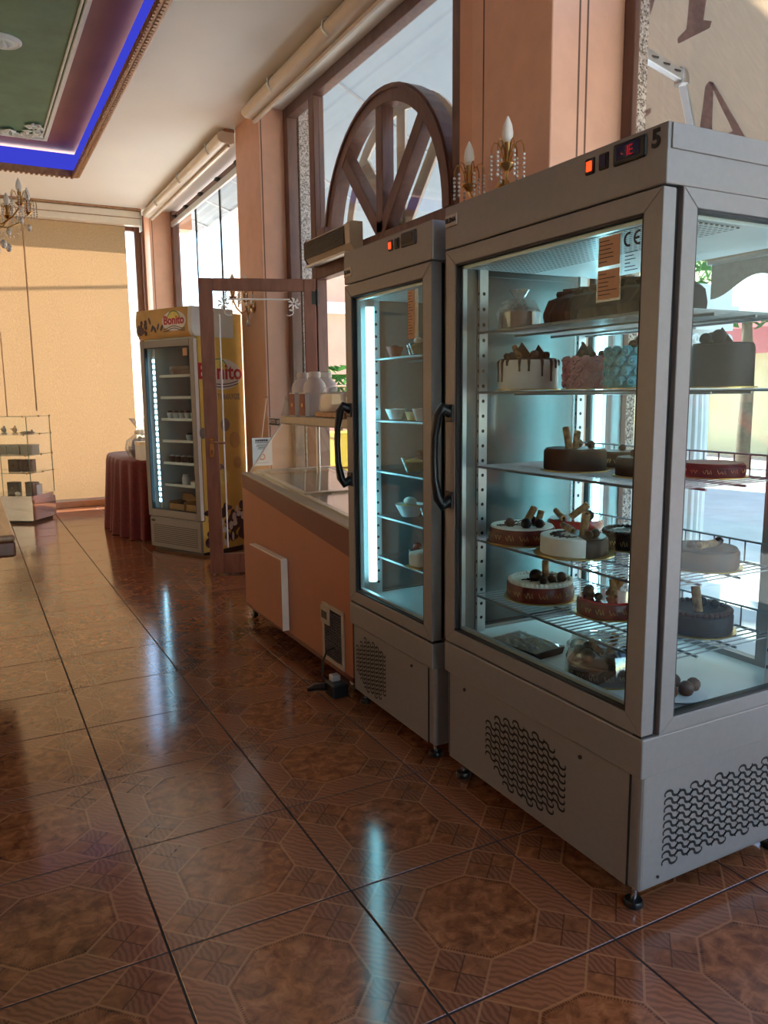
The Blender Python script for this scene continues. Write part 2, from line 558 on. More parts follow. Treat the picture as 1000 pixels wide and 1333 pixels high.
while xx < CX1 - 0.06:
    dn.box(xx + 0.008, xx + 0.030, CY1 - 0.048, CY1 - 0.036, CZ - 0.046, CZ - 0.006)
    dn.box(xx + 0.008, xx + 0.030, CY1 - 0.016, CY1 + 0.004, CZ - 0.042, CZ - 0.034)
    xx += 0.044
part('dentil', dn, M['bronze'], ce, stuff=True)
wm = MB()
ring(wm, IX0 - 0.02, IX1 + 0.02, IY0 - 0.02, IY1 + 0.02, 0.03, ZT - 0.03, ZT)
ring(wm, IX0 + 0.02, IX1 - 0.02, IY0 + 0.02, IY1 - 0.02, 0.014, ZT - 0.022, ZT)
part('inner_moulding', wm, M['plaster'], ce, bevel=0.004, label='white plaster moulding')
# plaster corner ornament: scrolls and leaves
orn = MB()
def scroll(mb, c0, r, turns, z, rad, flip=1, a0=0.0):
    pts = []
    for q in range(22):
        tt = q / 21
        an = a0 + flip * tt * turns * 2 * PI
        rr = r * (1 - 0.85 * tt)
        pts.append((c0[0] + rr * math.cos(an), c0[1] + rr * math.sin(an), z))
    mb.tube(pts, [rad * (1 - 0.4 * q / 21) for q in range(22)], 6)
def leaf(mb, c0, an, ln, wd, z):
    d = Vector((math.cos(an), math.sin(an), 0)); n = Vector((-d.y, d.x, 0)); p = Vector((c0[0], c0[1], z))
    a = [p, p + d * ln * .4 + n * wd, p + d * ln, p + d * ln * .4 - n * wd, p + d * ln * .45 + Vector((0, 0, -0.018))]
    mb.add(a, [(0, 4, 1), (1, 4, 2), (2, 4, 3), (3, 4, 0)])
ox, oy = IX1 - 0.02, IY1 - 0.02
zz = ZT - 0.025
for k in range(7):
    q = k * 0.085
    scroll(orn, (ox - 0.06 - q, oy - 0.05 - 0.02 * (k % 2)), 0.05 - 0.003 * k, 1.3, zz, 0.011, 1 if k % 2 else -1, k)
    leaf(orn, (ox - 0.05 - q, oy - 0.08), -1.2 - 0.5 * (k % 3), 0.10, 0.026, zz)
    leaf(orn, (ox - 0.09 - q, oy - 0.02), 2.4 + 0.4 * (k % 3), 0.09, 0.024, zz)
    if k < 4:
        scroll(orn, (ox - 0.05 - 0.02 * (k % 2), oy - 0.10 - q), 0.045, 1.3, zz, 0.010, -1 if k % 2 else 1, k + 1)
        leaf(orn, (ox - 0.09, oy - 0.10 - q), 2.6 + 0.5 * (k % 3), 0.10, 0.024, zz)
part('corner_ornament', orn, M['plaster'], ce, smooth=40, label='white plaster scroll corner ornament')
ro = MB()
ro.lathe([(0.20, 0.0), (0.20, -0.012), (0.175, -0.024), (0.16, -0.016), (0.125, -0.016), (0.115, -0.03), (0.095, -0.03), (0.085, -0.018), (0.045, -0.02), (0.04, -0.045), (0.02, -0.055)], (0.40, 5.98, ZT), 28, m=Matrix.Diagonal((0.6, 0.6, 1, 1)))
for k in range(12):
    leaf(ro, (0.40 + 0.03 * math.cos(k * PI / 6), 5.98 + 0.03 * math.sin(k * PI / 6)), k * PI / 6, 0.042, 0.011, ZT - 0.022)
part('ceiling_rosette', ro, M['plaster'], ce, smooth=40, label='round white plaster rosette')

# ---- walls
XP = 2.07            # room face of the pillars
WX = 2.30            # plane of the entrance frames
struct('wall_left', MB().box(-5.65, -5.5, -3.65, 4.2, -0.1, 3.7).box(-5.65, -5.5, 9.5, 10.1, -0.1, 3.7).box(-5.65, -5.5, 4.2, 9.5, -0.1, 0.3).box(-5.65, -5.5, 4.2, 9.5, 3.1, 3.7), M['peach_pillar'])
f6 = MB()
for yy in (4.2, 6.8, 9.42):
    f6.box(-5.62, -5.54, yy, yy + 0.08, 0.3, 3.1)
w6 = struct('fill_window_6', f6, M['wframe'])  # unseen window, added to bring fill daylight in from the left
part('pane', MB().box(-5.584, -5.576, 4.28, 6.8, 0.3, 3.1), M['glass'], w6)
part('pane', MB().box(-5.584, -5.576, 6.88, 9.42, 0.3, 3.1), M['glass'], w6)
wb_ = MB().box(-5.5, 0.1, -3.65, -3.5, -0.1, 3.7).box(0.1, 2.1, -3.65, -3.5, 3.1, 3.7).box(0.1, 2.1, -3.65, -3.5, -0.1, 0.15).box(2.1, 2.48, -3.65, -3.5, -0.1, 3.7)
struct('wall_back', wb_, M['peach'])
wr = MB().box(2.24, 2.62, 3.02, 3.39, 0, 3.7)
wr.box(2.30, 2.37, 3.39, 9.85, 3.50, 4.2).box(2.40, 2.48, -3.5, 2.5, 3.50, 3.62)
struct('wall_right', wr, M['peach'])
wf = MB().box(-5.5, 2.62, 9.86, 10.1, 3.30, 3.7).box(-5.5, 2.0, 9.86, 10.1, -0.1, 0.10).box(-5.5, -5.0, 9.86, 10.1, 0.1, 3.3)
struct('wall_far', wf, M['peach'])
struct('baseboard_far', MB().box(-5.5, 1.98, 9.835, 9.86, 0, 0.105), mat('brown_tile_skirting', (120, 72, 46), 0.3, 0, 0.1, 12), bevel=0.004)

def pillar(n, x0, x1, y0, y1, grooves=(), fgrooves=()):
    p = struct('trim_%d' % n, MB().box(x0, x1, y0, y1, 0, CZ), M['peach_pillar'], bevel=0.006)
    if grooves or fgrooves:
        g = MB()
        for xx in grooves:
            g.box(xx - 0.004, xx + 0.004, y0 - 0.0012, y0 + 0.002, 0.02, CZ - 0.01)
        for yy in fgrooves:
            g.box(x0 - 0.0012, x0 + 0.002, yy - 0.004, yy + 0.004, 0.02, CZ - 0.01)
        part('joint', g, M['groove'], p, stuff=True)
    return p
pillar(1, XP, 2.44, 2.505, 3.04, (2.205, 2.245), (2.95,))
pillar(2, XP, 2.30, 5.82, 6.37, (2.09,), ())
pillar(3, 2.03, 2.36, 9.50, 9.86, (2.06,), ())
# granite facing outside on the reveals
struct('trim_4', MB().box(2.463, 2.62, 2.555, 3.04, -0.1, 3.7).box(2.36, 2.48, 5.74, 6.30, -0.1, 3.7), M['granite'])

# ---- window_1: great pane beside the near fridge
def bar_yz(mb, x0, x1, y0, y1, z0, z1): return mb.box(x0, x1, y0, y1, z0, z1)
f1 = MB()
f1.box(2.432, 2.462, 2.445, 2.505, 0.0, 3.40).box(2.42, 2.47, -3.5, 2.445, 3.31, 3.40).box(2.42, 2.47, -3.5, 2.445, 0.0, 0.12)
f1.box(2.42, 2.47, -0.60, -0.52, 0.12, 3.31)
w1 = struct('window_1', f1, M['wframe'], bevel=0.005)
part('pane', MB().box(2.442, 2.449, -0.52, 2.445, 0.12, 3.31), M['glass'], w1)
part('pane', MB().box(2.442, 2.449, -3.5, -0.60, 0.12, 3.31), M['glass'], w1)
# ---- entrance: window_2 with fanlight over the doorway
cy0, cz0, RO, RI = 4.28, 2.245, 0.80, 0.705
F = MB()
X0, X1 = WX - 0.035, WX + 0.045
F.box(X0, X1, 5.74, 5.82, 0, 3.40)                 # left jamb
F.box(X0, X1, 3.39, 3.50, 0, 3.40)                 # right jamb
F.box(X0, X1, 3.50, 5.74, 3.325, 3.40)             # head
F.box(X0, X1, 5.245, 5.335, 0, 3.325)              # mullion
F.box(X0, X1, 3.50, 5.245, 2.10, 2.25)             # door head
w2 = struct('window_2', F, M['wframe'], bevel=0.006)
def arch(mb, ro, ri, x0, x1, cy=cy0, cz=cz0, n=28, a0=0.0, a1=PI):
    for k in range(n):
        a, b = a0 + (a1 - a0) * k / n, a0 + (a1 - a0) * (k + 1) / n
        poly = [(cy + ri * math.cos(a), cz + ri * math.sin(a)), (cy + ro * math.cos(a), cz + ro * math.sin(a)),
                (cy + ro * math.cos(b), cz + ro * math.sin(b)), (cy + ri * math.cos(b), cz + ri * math.sin(b))]
        mb.prism(poly, x0, x1, 'yz')
    return mb
def spoke(mb, an, r0, r1, wd, x0, x1, cy=cy0, cz=cz0):
    d = (math.cos(an), math.sin(an)); n = (-d[1], d[0])
    poly = [(cy + d[0] * r0 - n[0] * wd, cz + d[1] * r0 - n[1] * wd), (cy + d[0] * r1 - n[0] * wd, cz + d[1] * r1 - n[1] * wd),
            (cy + d[0] * r1 + n[0] * wd, cz + d[1] * r1 + n[1] * wd), (cy + d[0] * r0 + n[0] * wd, cz + d[1] * r0 + n[1] * wd)]
    mb.prism(poly, x0, x1, 'yz')
    return mb
ANG = (math.radians(47), math.radians(90), math.radians(133))
A = arch(MB(), RO, RI, X0 - 0.01, X1)
fan = part('fanlight_arch', A, M['wframe'], w2, label='half-round wooden fanlight arch')
part('arch_bead', arch(MB(), RO - 0.012, RO - 0.03, X0 - 0.02, X0 - 0.008), M['wframe'], fan)
for an in ANG:
    part('spoke', spoke(MB(), an, 0.0, RI + 0.02, 0.042, X0 - 0.004, X1 - 0.004), M['wframe'], w2, bevel=0.006)
oc = MB()
arch(oc, RO - 0.01, RI - 0.005, WX + 0.11, WX + 0.125)
for an in ANG:
    spoke(oc, an, 0.0, RI, 0.05, WX + 0.11, WX + 0.125)
oc.box(WX + 0.11, WX + 0.125, cy0 - RO, cy0 + RO, cz0 - 0.03, cz0 + 0.06)
part('outer_trim', oc, M['cream'], w2, label='cream outer face of the fanlight frame')
part('pane', MB().box(WX + 0.002, WX + 0.008, 3.50, 5.245, 2.25, 3.325), M['glass'], w2)
part('pane', MB().box(WX + 0.002, WX + 0.008, 5.335, 5.74, 0.05, 3.325), M['glass'], w2)
# fixed leaf beside the opening
fx = MB()
fx.box(X0 + 0.01, X1 - 0.01, 3.50, 3.58, 0.0, 2.10).box(X0 + 0.01, X1 - 0.01, 4.32, 4.40, 0, 2.10).box(X0 + 0.01, X1 - 0.01, 3.58, 4.32, 2.0, 2.10).box(X0 + 0.01, X1 - 0.01, 3.58, 4.32, 0, 0.15)
part('fixed_leaf', fx, M['dframe'], w2, bevel=0.004)
part('pane', MB().box(WX + 0.002, WX + 0.008, 3.58, 4.32, 0.15, 2.0), M['glass'], w2)
# ---- window_3: far bay
f3 = MB()
WX3 = 2.30
f3.box(WX3 - 0.03, WX3 + 0.05, 6.37, 6.42, 0, 3.40).box(WX3 - 0.03, WX3 + 0.05, 9.40, 9.50, 0, 3.40)
f3.box(WX3 - 0.03, WX3 + 0.05, 6.42, 9.40, 3.27, 3.34).box(WX3 - 0.03, WX3 + 0.05, 6.42, 9.40, 0, 0.45)
w3 = struct('window_3', f3, M['wframe'], bevel=0.005)
part('head_rail', MB().box(WX3 - 0.05, WX3 - 0.02, 6.42, 9.40, 3.215, 3.275), M['alu'], w3, bevel=0.008, label='silver aluminium head rail')
for k, (a, b) in enumerate(((6.42, 7.62), (7.628, 8.50), (8.508, 9.40))):
    part('pane', MB().box(WX3 + 0.002, WX3 + 0.010, a, b, 0.45, 3.27), M['glass'], w3)
part('pane_joint', MB().box(WX3 - 0.004, WX3 + 0.014, 7.618, 7.63, 0.45, 3.27).box(WX3 - 0.004, WX3 + 0.014, 8.499, 8.509, 0.45, 3.27), M['gasket'], w3)
cl = MB()
for yy in (6.9, 7.5, 8.1, 8.7, 9.2):
    cl.box(WX3 - 0.07, WX3 - 0.02, yy - 0.03, yy + 0.03, 3.285, 3.31)
part('clip', cl, M['gasket'], w3)
# ---- window_4 at the far wall, behind the blind
f4 = MB()
f4.box(1.93, 2.0, 9.88, 9.96, 0.1, 3.30).box(-5.0, 1.93, 9.88, 9.96, 3.23, 3.30).box(-5.0, 1.93, 9.88, 9.96, 0.1, 0.17)
f4.box(-1.6, -1.52, 9.88, 9.96, 0.17, 3.23)
w4 = struct('window_4', f4, M['wframe'], bevel=0.005)
part('pane', MB().box(-1.52, 1.93, 9.916, 9.924, 0.17, 3.23), M['glass'], w4)
part('pane', MB().box(-5.0, -1.6, 9.916, 9.924, 0.17, 3.23), M['glass'], w4)
struct('trim_5', MB().box(2.0, 2.06, 9.80, 9.90, 0, 3.40), M['wframe'], bevel=0.004)
# ---- fill_window_5 unseen, added behind the photographer to let daylight in
f5 = MB()
for xx in (0.1, 1.06, 2.02):
    f5.box(xx, xx + 0.08, -3.62, -3.54, 0.15, 3.1)
w5 = struct('fill_window_5', f5, M['wframe'])
part('pane', MB().box(0.18, 1.06, -3.584, -3.576, 0.15, 3.1), M['glass'], w5)
part('pane', MB().box(1.14, 2.02, -3.584, -3.576, 0.15, 3.1), M['glass'], w5)

#PART2
# ================================================================== OUTSIDE
M['pave'] = mat('sunlit_paving', (214, 208, 198), 0.85, 0, 0.05, 3)
M['road'] = mat('pale_concrete_road', (205, 202, 198), 0.9, 0, 0.05, 2)
gr = struct('ground', MB().box(2.62, 4.7, -14, 24, -0.35, -0.14).box(-12, 2.62, 10.1, 24, -0.35, -0.14).box(-12, 2.62, -20, -3.66, -0.35, -0.14), M['pave'])
struct('ground', MB().box(-24, -5.66, -20, 10.1, -0.35, -0.14), M['pave'])
struct('ground', MB().box(4.7, 11.0, -20, 30, -0.5, -0.26), M['road'])
struct('ground', MB().box(11.0, 30.0, -20, 40, -0.5, -0.14), M['pave'])

# awning with lettering over the near window
M['awn'] = cloth_translucent('beige_awning_fabric', (188, 158, 126), 0.5, 14, None, 0.05, (1, 6, 1))
M['awn_letter'] = cloth_translucent('mauve_awning_print', (184, 160, 156), 0.6, 40)
M['awn_white'] = cloth_translucent('white_canopy_fabric', (150, 158, 162), 0.2, 10, None, 0.03)
M['awn_grey'] = cloth_translucent('grey_valance', (128, 122, 112), 0.3, 30)
AX0, AZ0, ASL = 2.66, 3.066, 0.763
ang = math.atan(ASL)
def awn_pt(s_, y, off=0.0):
    return Vector((AX0 + s_ * math.cos(ang) - off * math.sin(ang), y, AZ0 - s_ * math.sin(ang) - off * math.cos(ang)))
aw = root('awning', (2.66, 2.0, AZ0), 0, 'beige fabric awning with mauve lettering over the big window by the large display fridge', 'awning')
SM = 1.68
fb = MB()
ny, ns = 24, 6
Ya, Yb = 0.55, 3.35
pts = []
for k in range(ns + 1):
    for j in range(ny + 1):
        s_ = SM * k / ns
        pts.append(awn_pt(s_, Ya + (Yb - Ya) * j / ny, 0.02 * math.sin(PI * k / ns)))
top = [p + Vector((0, 0, 0.004)) for p in pts]
nn = (ns + 1) * (ny + 1)
fcs = []
for k in range(ns):
    for j in range(ny):
        a = k * (ny + 1) + j
        fcs.append((a, a + 1, a + ny + 2, a + ny + 1))
fb.add(pts, fcs)
part('fabric', fb, M['awn'], aw, smooth=60)
vp = awn_pt(SM, 0)
val = MB()
yy = Ya
NV = 90
vv = []
for k in range(NV + 1):
    y = Ya + (Yb - Ya) * k / NV
    dz = 0.15 - 0.055 * math.cos(2 * PI * (y - Ya) / 0.62)
    vv += [(vp.x + 0.03, y, vp.z + 0.03), (vp.x + 0.03, y, vp.z - dz)]
val.add(vv, [(2 * k, 2 * k + 1, 2 * k + 3, 2 * k + 2) for k in range(NV)])
part('valance', val, M['awn_grey'], aw, label='scalloped grey valance')
part('front_bar', MB().box(vp.x - 0.02, vp.x + 0.025, Ya, Yb, vp.z - 0.01, vp.z + 0.04), M['alu'], aw, bevel=0.006)
def letter(polys, s0, y0, skew=0.46):
    mb = MB()
    for poly in polys:
        n = len(poly)
        a_ = [awn_pt(s0 + b, y0 - a + skew * b, 0.030) for a, b in poly]
        b_ = [awn_pt(s0 + b, y0 - a + skew * b, 0.032) for a, b in poly]
        mb.add(a_ + b_, [tuple(range(n)), tuple(range(2 * n - 1, n - 1, -1))] + [(i, (i + 1) % n, n + (i + 1) % n, n + i) for i in range(n)])
    return mb
sA = 0.594
Ah = 0.40
Apoly = [[(-0.022, 0.0), (0.0, -0.012), (0.022, 0.0), (-0.055, 0.40), (-0.155, 0.40)],
         [(0.0, -0.012), (0.022, 0.0), (0.185, 0.40), (0.135, 0.40)],
         [(-0.045, 0.27), (0.098, 0.27), (0.11, 0.295), (-0.05, 0.295)],
         [(-0.19, 0.40), (-0.02, 0.40), (-0.02, 0.42), (-0.19, 0.42)], [(0.10, 0.40), (0.22, 0.40), (0.22, 0.42), (0.10, 0.42)]]
part('letter', letter(Apoly, sA, 2.656), M['awn_letter'], aw, label='mauve letter A seen from behind')
Ppoly = [[(-0.045, -0.40), (0.045, -0.40), (0.045, -0.02), (0.09, 0.0), (0.085, 0.022), (-0.085, 0.022), (-0.09, 0.0), (-0.045, -0.02)]]
nb = 14
bo = [(-0.045 - 0.15 * math.sin(PI * k / nb), -0.29 - 0.11 * math.cos(PI * k / nb)) for k in range(nb + 1)]
bi = [(-0.045 - 0.085 * math.sin(PI * k / nb), -0.29 - 0.075 * math.cos(PI * k / nb)) for k in range(nb + 1)]
for k in range(nb):
    Ppoly.append([bo[k], bo[k + 1], bi[k + 1], bi[k]])
part('letter', letter(Ppoly, 0.335, 2.575, 0.8), M['awn_letter'], aw, label='mauve serif letter P seen from behind')
Opoly = []
for k in range(20):
    a0, a1 = 2 * PI * k / 20, 2 * PI * (k + 1) / 20
    Opoly.append([(0.13 * math.cos(a0), 0.19 * math.sin(a0)), (0.13 * math.cos(a1), 0.19 * math.sin(a1)), (0.075 * math.cos(a1), 0.16 * math.sin(a1)), (0.075 * math.cos(a0), 0.16 * math.sin(a0))])
part('letter', letter(Opoly, 0.02, 2.70, 0.5), M['awn_letter'], aw, label='mauve round letter at the top')
Cp = []
for k in range(9):
    a0, a1 = PI * 0.95 - k * 0.17, PI * 0.95 - (k + 1) * 0.17
    w0, w1 = 0.05 - 0.003 * k, 0.05 - 0.003 * (k + 1)
    Cp.append([(0.10 * -math.cos(a0) * -1, 0.08 - 0.09 * math.sin(a0)), (0.10 * math.cos(a1), 0.08 - 0.09 * math.sin(a1)), ((0.10 - w1) * math.cos(a1), 0.08 - (0.09 - w1) * math.sin(a1)), ((0.10 - w0) * math.cos(a0), 0.08 - (0.09 - w0) * math.sin(a0))])
Cp.append([(-0.10, 0.07), (-0.045, 0.07), (-0.045, 0.40), (-0.10, 0.40)])
part('letter', letter(Cp, 0.60, 3.02, 0.46), M['awn_letter'], aw, label='mauve curved letter behind the arm')
am = MB()
Wp, El, Fp = Vector((2.66, 2.66, 2.745)), Vector((3.05, 2.76, 2.735)), Vector((3.93, 4.20 - 0.9, 2.02))
Fp = Vector((3.15 + 0.75, 2.925 + 0.30, 2.632 - 0.55))
am2 = MB()
def bar(mb, a, b, wd, ht):
    a = Vector(a); b = Vector(b); d = (b - a).normalized(); u = d.cross(Vector((0, 0, 1))).normalized(); v = u.cross(d)
    vs_ = []
    for p in (a, b):
        for su, sv in ((-1, -1), (1, -1), (1, 1), (-1, 1)):
            vs_.append(p + u * wd * su + v * ht * sv)
    return mb.add(vs_, [(3, 2, 1, 0), (4, 5, 6, 7), (0, 1, 5, 4), (1, 2, 6, 5), (2, 3, 7, 6), (3, 0, 4, 7)])
bar(am, Wp, El, 0.018, 0.024)
ob = part('awning_arm', am, M['alu'], aw, bevel=0.005, label='jointed pale metal folding arm')
bar(am2, El, Fp, 0.018, 0.022)
part('forearm', am2, M['alu'], ob, bevel=0.005)
part('elbow', MB().cyl(El + Vector((0, 0, -0.035)), El + Vector((0, 0, 0.035)), 0.034, 14), M['steel'], ob, smooth=40)
ri = MB()
for q in (0.3, 0.55, 0.8):
    p = Wp.lerp(El, q); ri.cyl(p + Vector((-0.02, -0.02, 0)), p + Vector((0.022, -0.022, 0)), 0.005, 6)
part('rivet', ri, M['black'], ob, stuff=True)

# canopy over the entrance and over the far bay
def canopy(y0, y1, x0, z0, x1, z1, label):
    r = root('canopy', (x0, y0, z0), 0, label, 'awning')
    f = MB()
    n = 20
    vs_ = []
    for k in range(n + 1):
        y = y0 + (y1 - y0) * k / n
        vs_ += [(x0, y, z0), ((x0 + x1) / 2, y, (z0 + z1) / 2 - 0.03), (x1, y, z1)]
    fs = []
    for k in range(n):
        a = 3 * k
        fs += [(a, a + 1, a + 4, a + 3), (a + 1, a + 2, a + 5, a + 4)]
    f.add(vs_, fs)
    part('fabric', f, M['awn_white'], r, smooth=60)
    ribs = MB()
    part('front_bar', MB().box(x1 - 0.025, x1 + 0.02, y0, y1, z1 - 0.03, z1 + 0.02), M['alu'], r)
    for k in range(3):
        y = y0 + (y1 - y0) * (k + 0.5) / 3
        part('rafter', MB().tube([(x0, y, z0 - 0.03), (x1, y, z1 - 0.02)], 0.012, 8), M['alu'], r)
    return r
canopy(3.42, 8.0, 2.47, 3.76, 4.5, 2.72, 'white canopy outside over the entrance doors')
canopy(8.05, 11.0, 2.47, 3.70, 3.02, 3.50, 'short white canopy outside over the far right window')
struct('wall_outer', MB().box(2.38, 2.46, 3.04, 9.8, 3.77, 4.2).box(2.49, 2.57, -3.6, 3.04, 3.5, 3.62), M['peach'])
# eave over the far window that shades the top of the blind
struct('trim_6', MB().box(-6, 2.62, 10.1, 10.16, 3.32, 3.42), M['peach'])
tag(one('overhead_cable', MB().tube([(-3.0, 0.0, 0.0), (0.0, 0.0, 0.08), (2.6, 0.0, 0.26)], 0.016, 8), M['black'], (0, 10.95, 3.35), 'black cable strung outside the far window behind the blind', 'cable'))

# ornate white column
def fluted(n=18, d=0.07):
    return lambda a, z: 1 - d * abs(math.sin(a * n / 2)) ** 3
cx, cy = 4.25, 3.66
co = root('garden_column', (cx, cy, -0.14), 0, 'white fluted column with a carved capital standing outside the big window', 'column')
M['white_stone'] = mat('white_painted_stone', (238, 238, 236), 0.6, 0, 0.03, 10)
part('shaft', MB().lathe([(0.125, 0.18), (0.125, 1.2), (0.108, 1.68)], (cx, cy, -0.14), 72, wob=fluted()), M['white_stone'], co, smooth=30)
part('base', MB().box(cx - 0.18, cx + 0.18, cy - 0.18, cy + 0.18, -0.14, 0.0).lathe([(0.17, 0.14), (0.175, 0.16), (0.15, 0.175), (0.14, 0.19)], (cx, cy, -0.14), 28), M['white_stone'], co)
cap = MB().lathe([(0.11, 1.67), (0.135, 1.69), (0.12, 1.71), (0.14, 1.78), (0.175, 1.82)], (cx, cy, -0.14), 28)
cap.box(cx - 0.17, cx + 0.17, cy - 0.17, cy + 0.17, 1.68, 1.78).box(cx - 0.19, cx + 0.19, cy - 0.19, cy + 0.19, 1.78, 1.83).box(cx - 0.16, cx + 0.16, cy - 0.16, cy + 0.16, 1.83, 1.96)
cb_ = part('capital', cap, M['white_stone'], co)
sc = MB()
for sx in (-1, 1):
    for sy in (-1, 1):
        pp = []
        for q in range(14):
            an = q * 0.6
            pp.append((cx + sx * (0.15 + 0.035 * (1 - q / 16) * math.cos(an)), cy + sy * 0.15, 1.62 + 0.035 * (1 - q / 16) * math.sin(an)))
        sc.tube(pp, 0.012, 6)
part('volute', sc, M['white_stone'], cb_, smooth=40)

# parked red car, seen only in the glass reflections
M['carred'] = mat('red_car_paint', (178, 28, 34), 0.25, 0, 0.02, 3, coat=1.0)
M['carglass'] = mat('dark_car_window', (30, 36, 42), 0.1, 0, 0.05, 3)
M['tyre'] = mat('tyre_rubber', (24, 24, 25), 0.8, 0, 0.1, 20)
car = root('car', (7.6, -3.2, -0.26), PI / 2, 'red hatchback car parked on the street outside the big window', 'car')
body = [(-2.0, 0.22), (2.0, 0.22), (2.08, 0.45), (2.02, 0.68), (1.85, 0.80), (1.05, 0.93), (0.35, 1.42), (-0.3, 1.50), (-1.2, 1.46), (-1.85, 0.98), (-2.06, 0.92), (-2.08, 0.5)]
part('body', MB().prism(body, -0.85, 0.85, 'xz'), M['carred'], car, local=True, bevel=0.07, seg=3, smooth=50)
part('side_window', MB().prism([(0.98, 0.95), (0.34, 1.36), (-0.3, 1.43), (-1.15, 1.39), (-1.6, 1.0)], -0.857, 0.857, 'xz'), M['carglass'], car, local=True, bevel=0.01)
part('windscreen', MB().add([(1.07, -0.68, 0.955), (1.07, 0.68, 0.955), (0.385, 0.62, 1.43), (0.385, -0.62, 1.43)], [(0, 1, 2, 3)]), M['carglass'], car, local=True)
for sx in (-1.25, 1.3):
    for sy in (-0.84, 0.84):
        wq = part('wheel', MB().cyl((sx, sy - 0.1, 0.31), (sx, sy + 0.1, 0.31), 0.31, 24), M['tyre'], car, local=True, smooth=40)
        part('hub_cap', MB().cyl((sx, sy - 0.11, 0.31), (sx, sy + 0.11, 0.31), 0.19, 16), M['alu'], wq, local=True)
M['lamp_lens'] = mat('headlamp_lens', (225, 230, 232), 0.12, 0.4, 0.05, 10)
for sy in (-0.6, 0.6):
    part('headlight', MB().box(1.9, 2.085, sy - 0.19, sy + 0.19, 0.56, 0.70), M['lamp_lens'], car, local=True, bevel=0.03)
part('bumper', MB().box(2.02, 2.12, -0.75, 0.75, 0.26, 0.42), M['black'], car, local=True, bevel=0.03)

# building across the street
M['bcream'] = mat('cream_render', (226, 208, 168), 0.8, 0, 0.04, 1.5)
M['bawn'] = mat('dark_red_shop_awning', (150, 62, 70), 0.8, 0, 0.06, 4)
M['bwin'] = mat('blue_grey_window', (120, 150, 170), 0.2, 0, 0.1, 2)
b = root('building', (17, 12, -0.14), 0, 'cream building with a red shop awning across the street', 'building')
part('wall', MB().box(15, 21, 2, 26, -0.14, 8.0), M['bcream'], b)
for k in range(5):
    y = 4 + k * 4.2
    for z in (0.2, 4.6):
        wq = part('window', MB().box(14.93, 15.02, y, y + 1.7, z, z + 1.7), M['white_stone'], b)
        part('pane', MB().box(14.90, 14.94, y + 0.12, y + 0.8, z + 0.12, z + 1.58).box(14.90, 14.94, y + 0.9, y + 1.58, z + 0.12, z + 1.58), M['bwin'], wq)
part('shop_awning', MB().prism([(13.6, 2.0), (15.0, 2.75), (15.0, 2.85), (13.6, 2.5)], 5, 22, 'xz'), M['bawn'], b, label='long dark red shop awning')
part('roof', MB().box(14.6, 21.2, 1.8, 26.2, 8.0, 8.3), M['bawn'], b)
b = root('building', (17, -10, -0.14), 0, 'unseen grey-beige building added across the street to darken reflections', 'building')  # unseen, added so the fridge side glass reflects a darker facade
M['bgrey'] = mat('grey_beige_render', (176, 162, 142), 0.8, 0, 0.04, 1.5)
part('wall', MB().box(14.5, 21, -24, 1.6, -0.14, 7.2), M['bgrey'], b)
for k in range(5):
    y = -22 + k * 4.6
    for z in (0.2, 4.2):
        wq = part('window', MB().box(14.43, 14.52, y, y + 1.8, z, z + 1.7), M['white_stone'], b)
        part('pane', MB().box(14.40, 14.44, y + 0.12, y + 1.68, z + 0.12, z + 1.58), M['bwin'], wq)
part('roof', MB().box(14.2, 21.2, -24.2, 1.8, 7.2, 7.5), M['bawn'], b)
# white parasol on the pavement
M['parasol'] = cloth_translucent('white_parasol_fabric', (240, 240, 236), 0.4, 20, None, 0.02)
um = root('parasol', (7.6, 5.0, -0.26), 0, 'white street parasol standing open across the pavement', 'parasol')
part('canopy', MB().lathe([(1.45, 2.45), (0.75, 2.80), (0.03, 3.10)], (7.6, 5.0, -0.26), 8), M['parasol'], um)
part('pole', MB().cyl((7.6, 5.0, -0.26), (7.6, 5.0, 2.84), 0.025, 10), M['alu'], um)
part('base', MB().lathe([(0.3, 0), (0.3, 0.06), (0.08, 0.1)], (7.6, 5.0, -0.26), 20), M['pave'], um)

# greenery
def leafy(mb, c0, R, n, ls, seed, flat=1.0):
    rg = random.Random(seed)
    for k in range(n):
        d = Vector((rg.gauss(0, 1), rg.gauss(0, 1), rg.gauss(0, 1))).normalized() * R * rg.uniform(0.45, 1.0)
        p = Vector(c0) + Vector((d.x, d.y, d.z * flat))
        u = Vector((rg.gauss(0, 1), rg.gauss(0, 1), rg.gauss(0, 1))).normalized()
        v = u.orthogonal().normalized()
        l = ls * rg.uniform(0.6, 1.2)
        mb.add([p, p + u * l * .5 + v * l * .25, p + u * l, p + u * l * .5 - v * l * .25], [(0, 1, 2, 3)])
    return mb
M['leaf'] = cloth_translucent('green_leaf', (62, 104, 52), 0.3, 3, None, 0.3)
M['bark'] = mat('bark', (96, 78, 60), 0.9, 0, 0.15, 14)
tr = root('street_tree', (12.6, 9.6, -0.14), 0, 'green street tree in front of the cream building', 'tree')
part('trunk', MB().tube([(12.6, 9.6, -0.14), (12.65, 9.6, 1.4), (12.55, 9.65, 2.9)], [0.14, 0.11, 0.08], 9), M['bark'], tr, smooth=50)
part('crown', leafy(MB(), (12.6, 9.6, 3.5), 1.5, 900, 0.3, 3, 0.75), M['leaf'], tr, stuff=True)
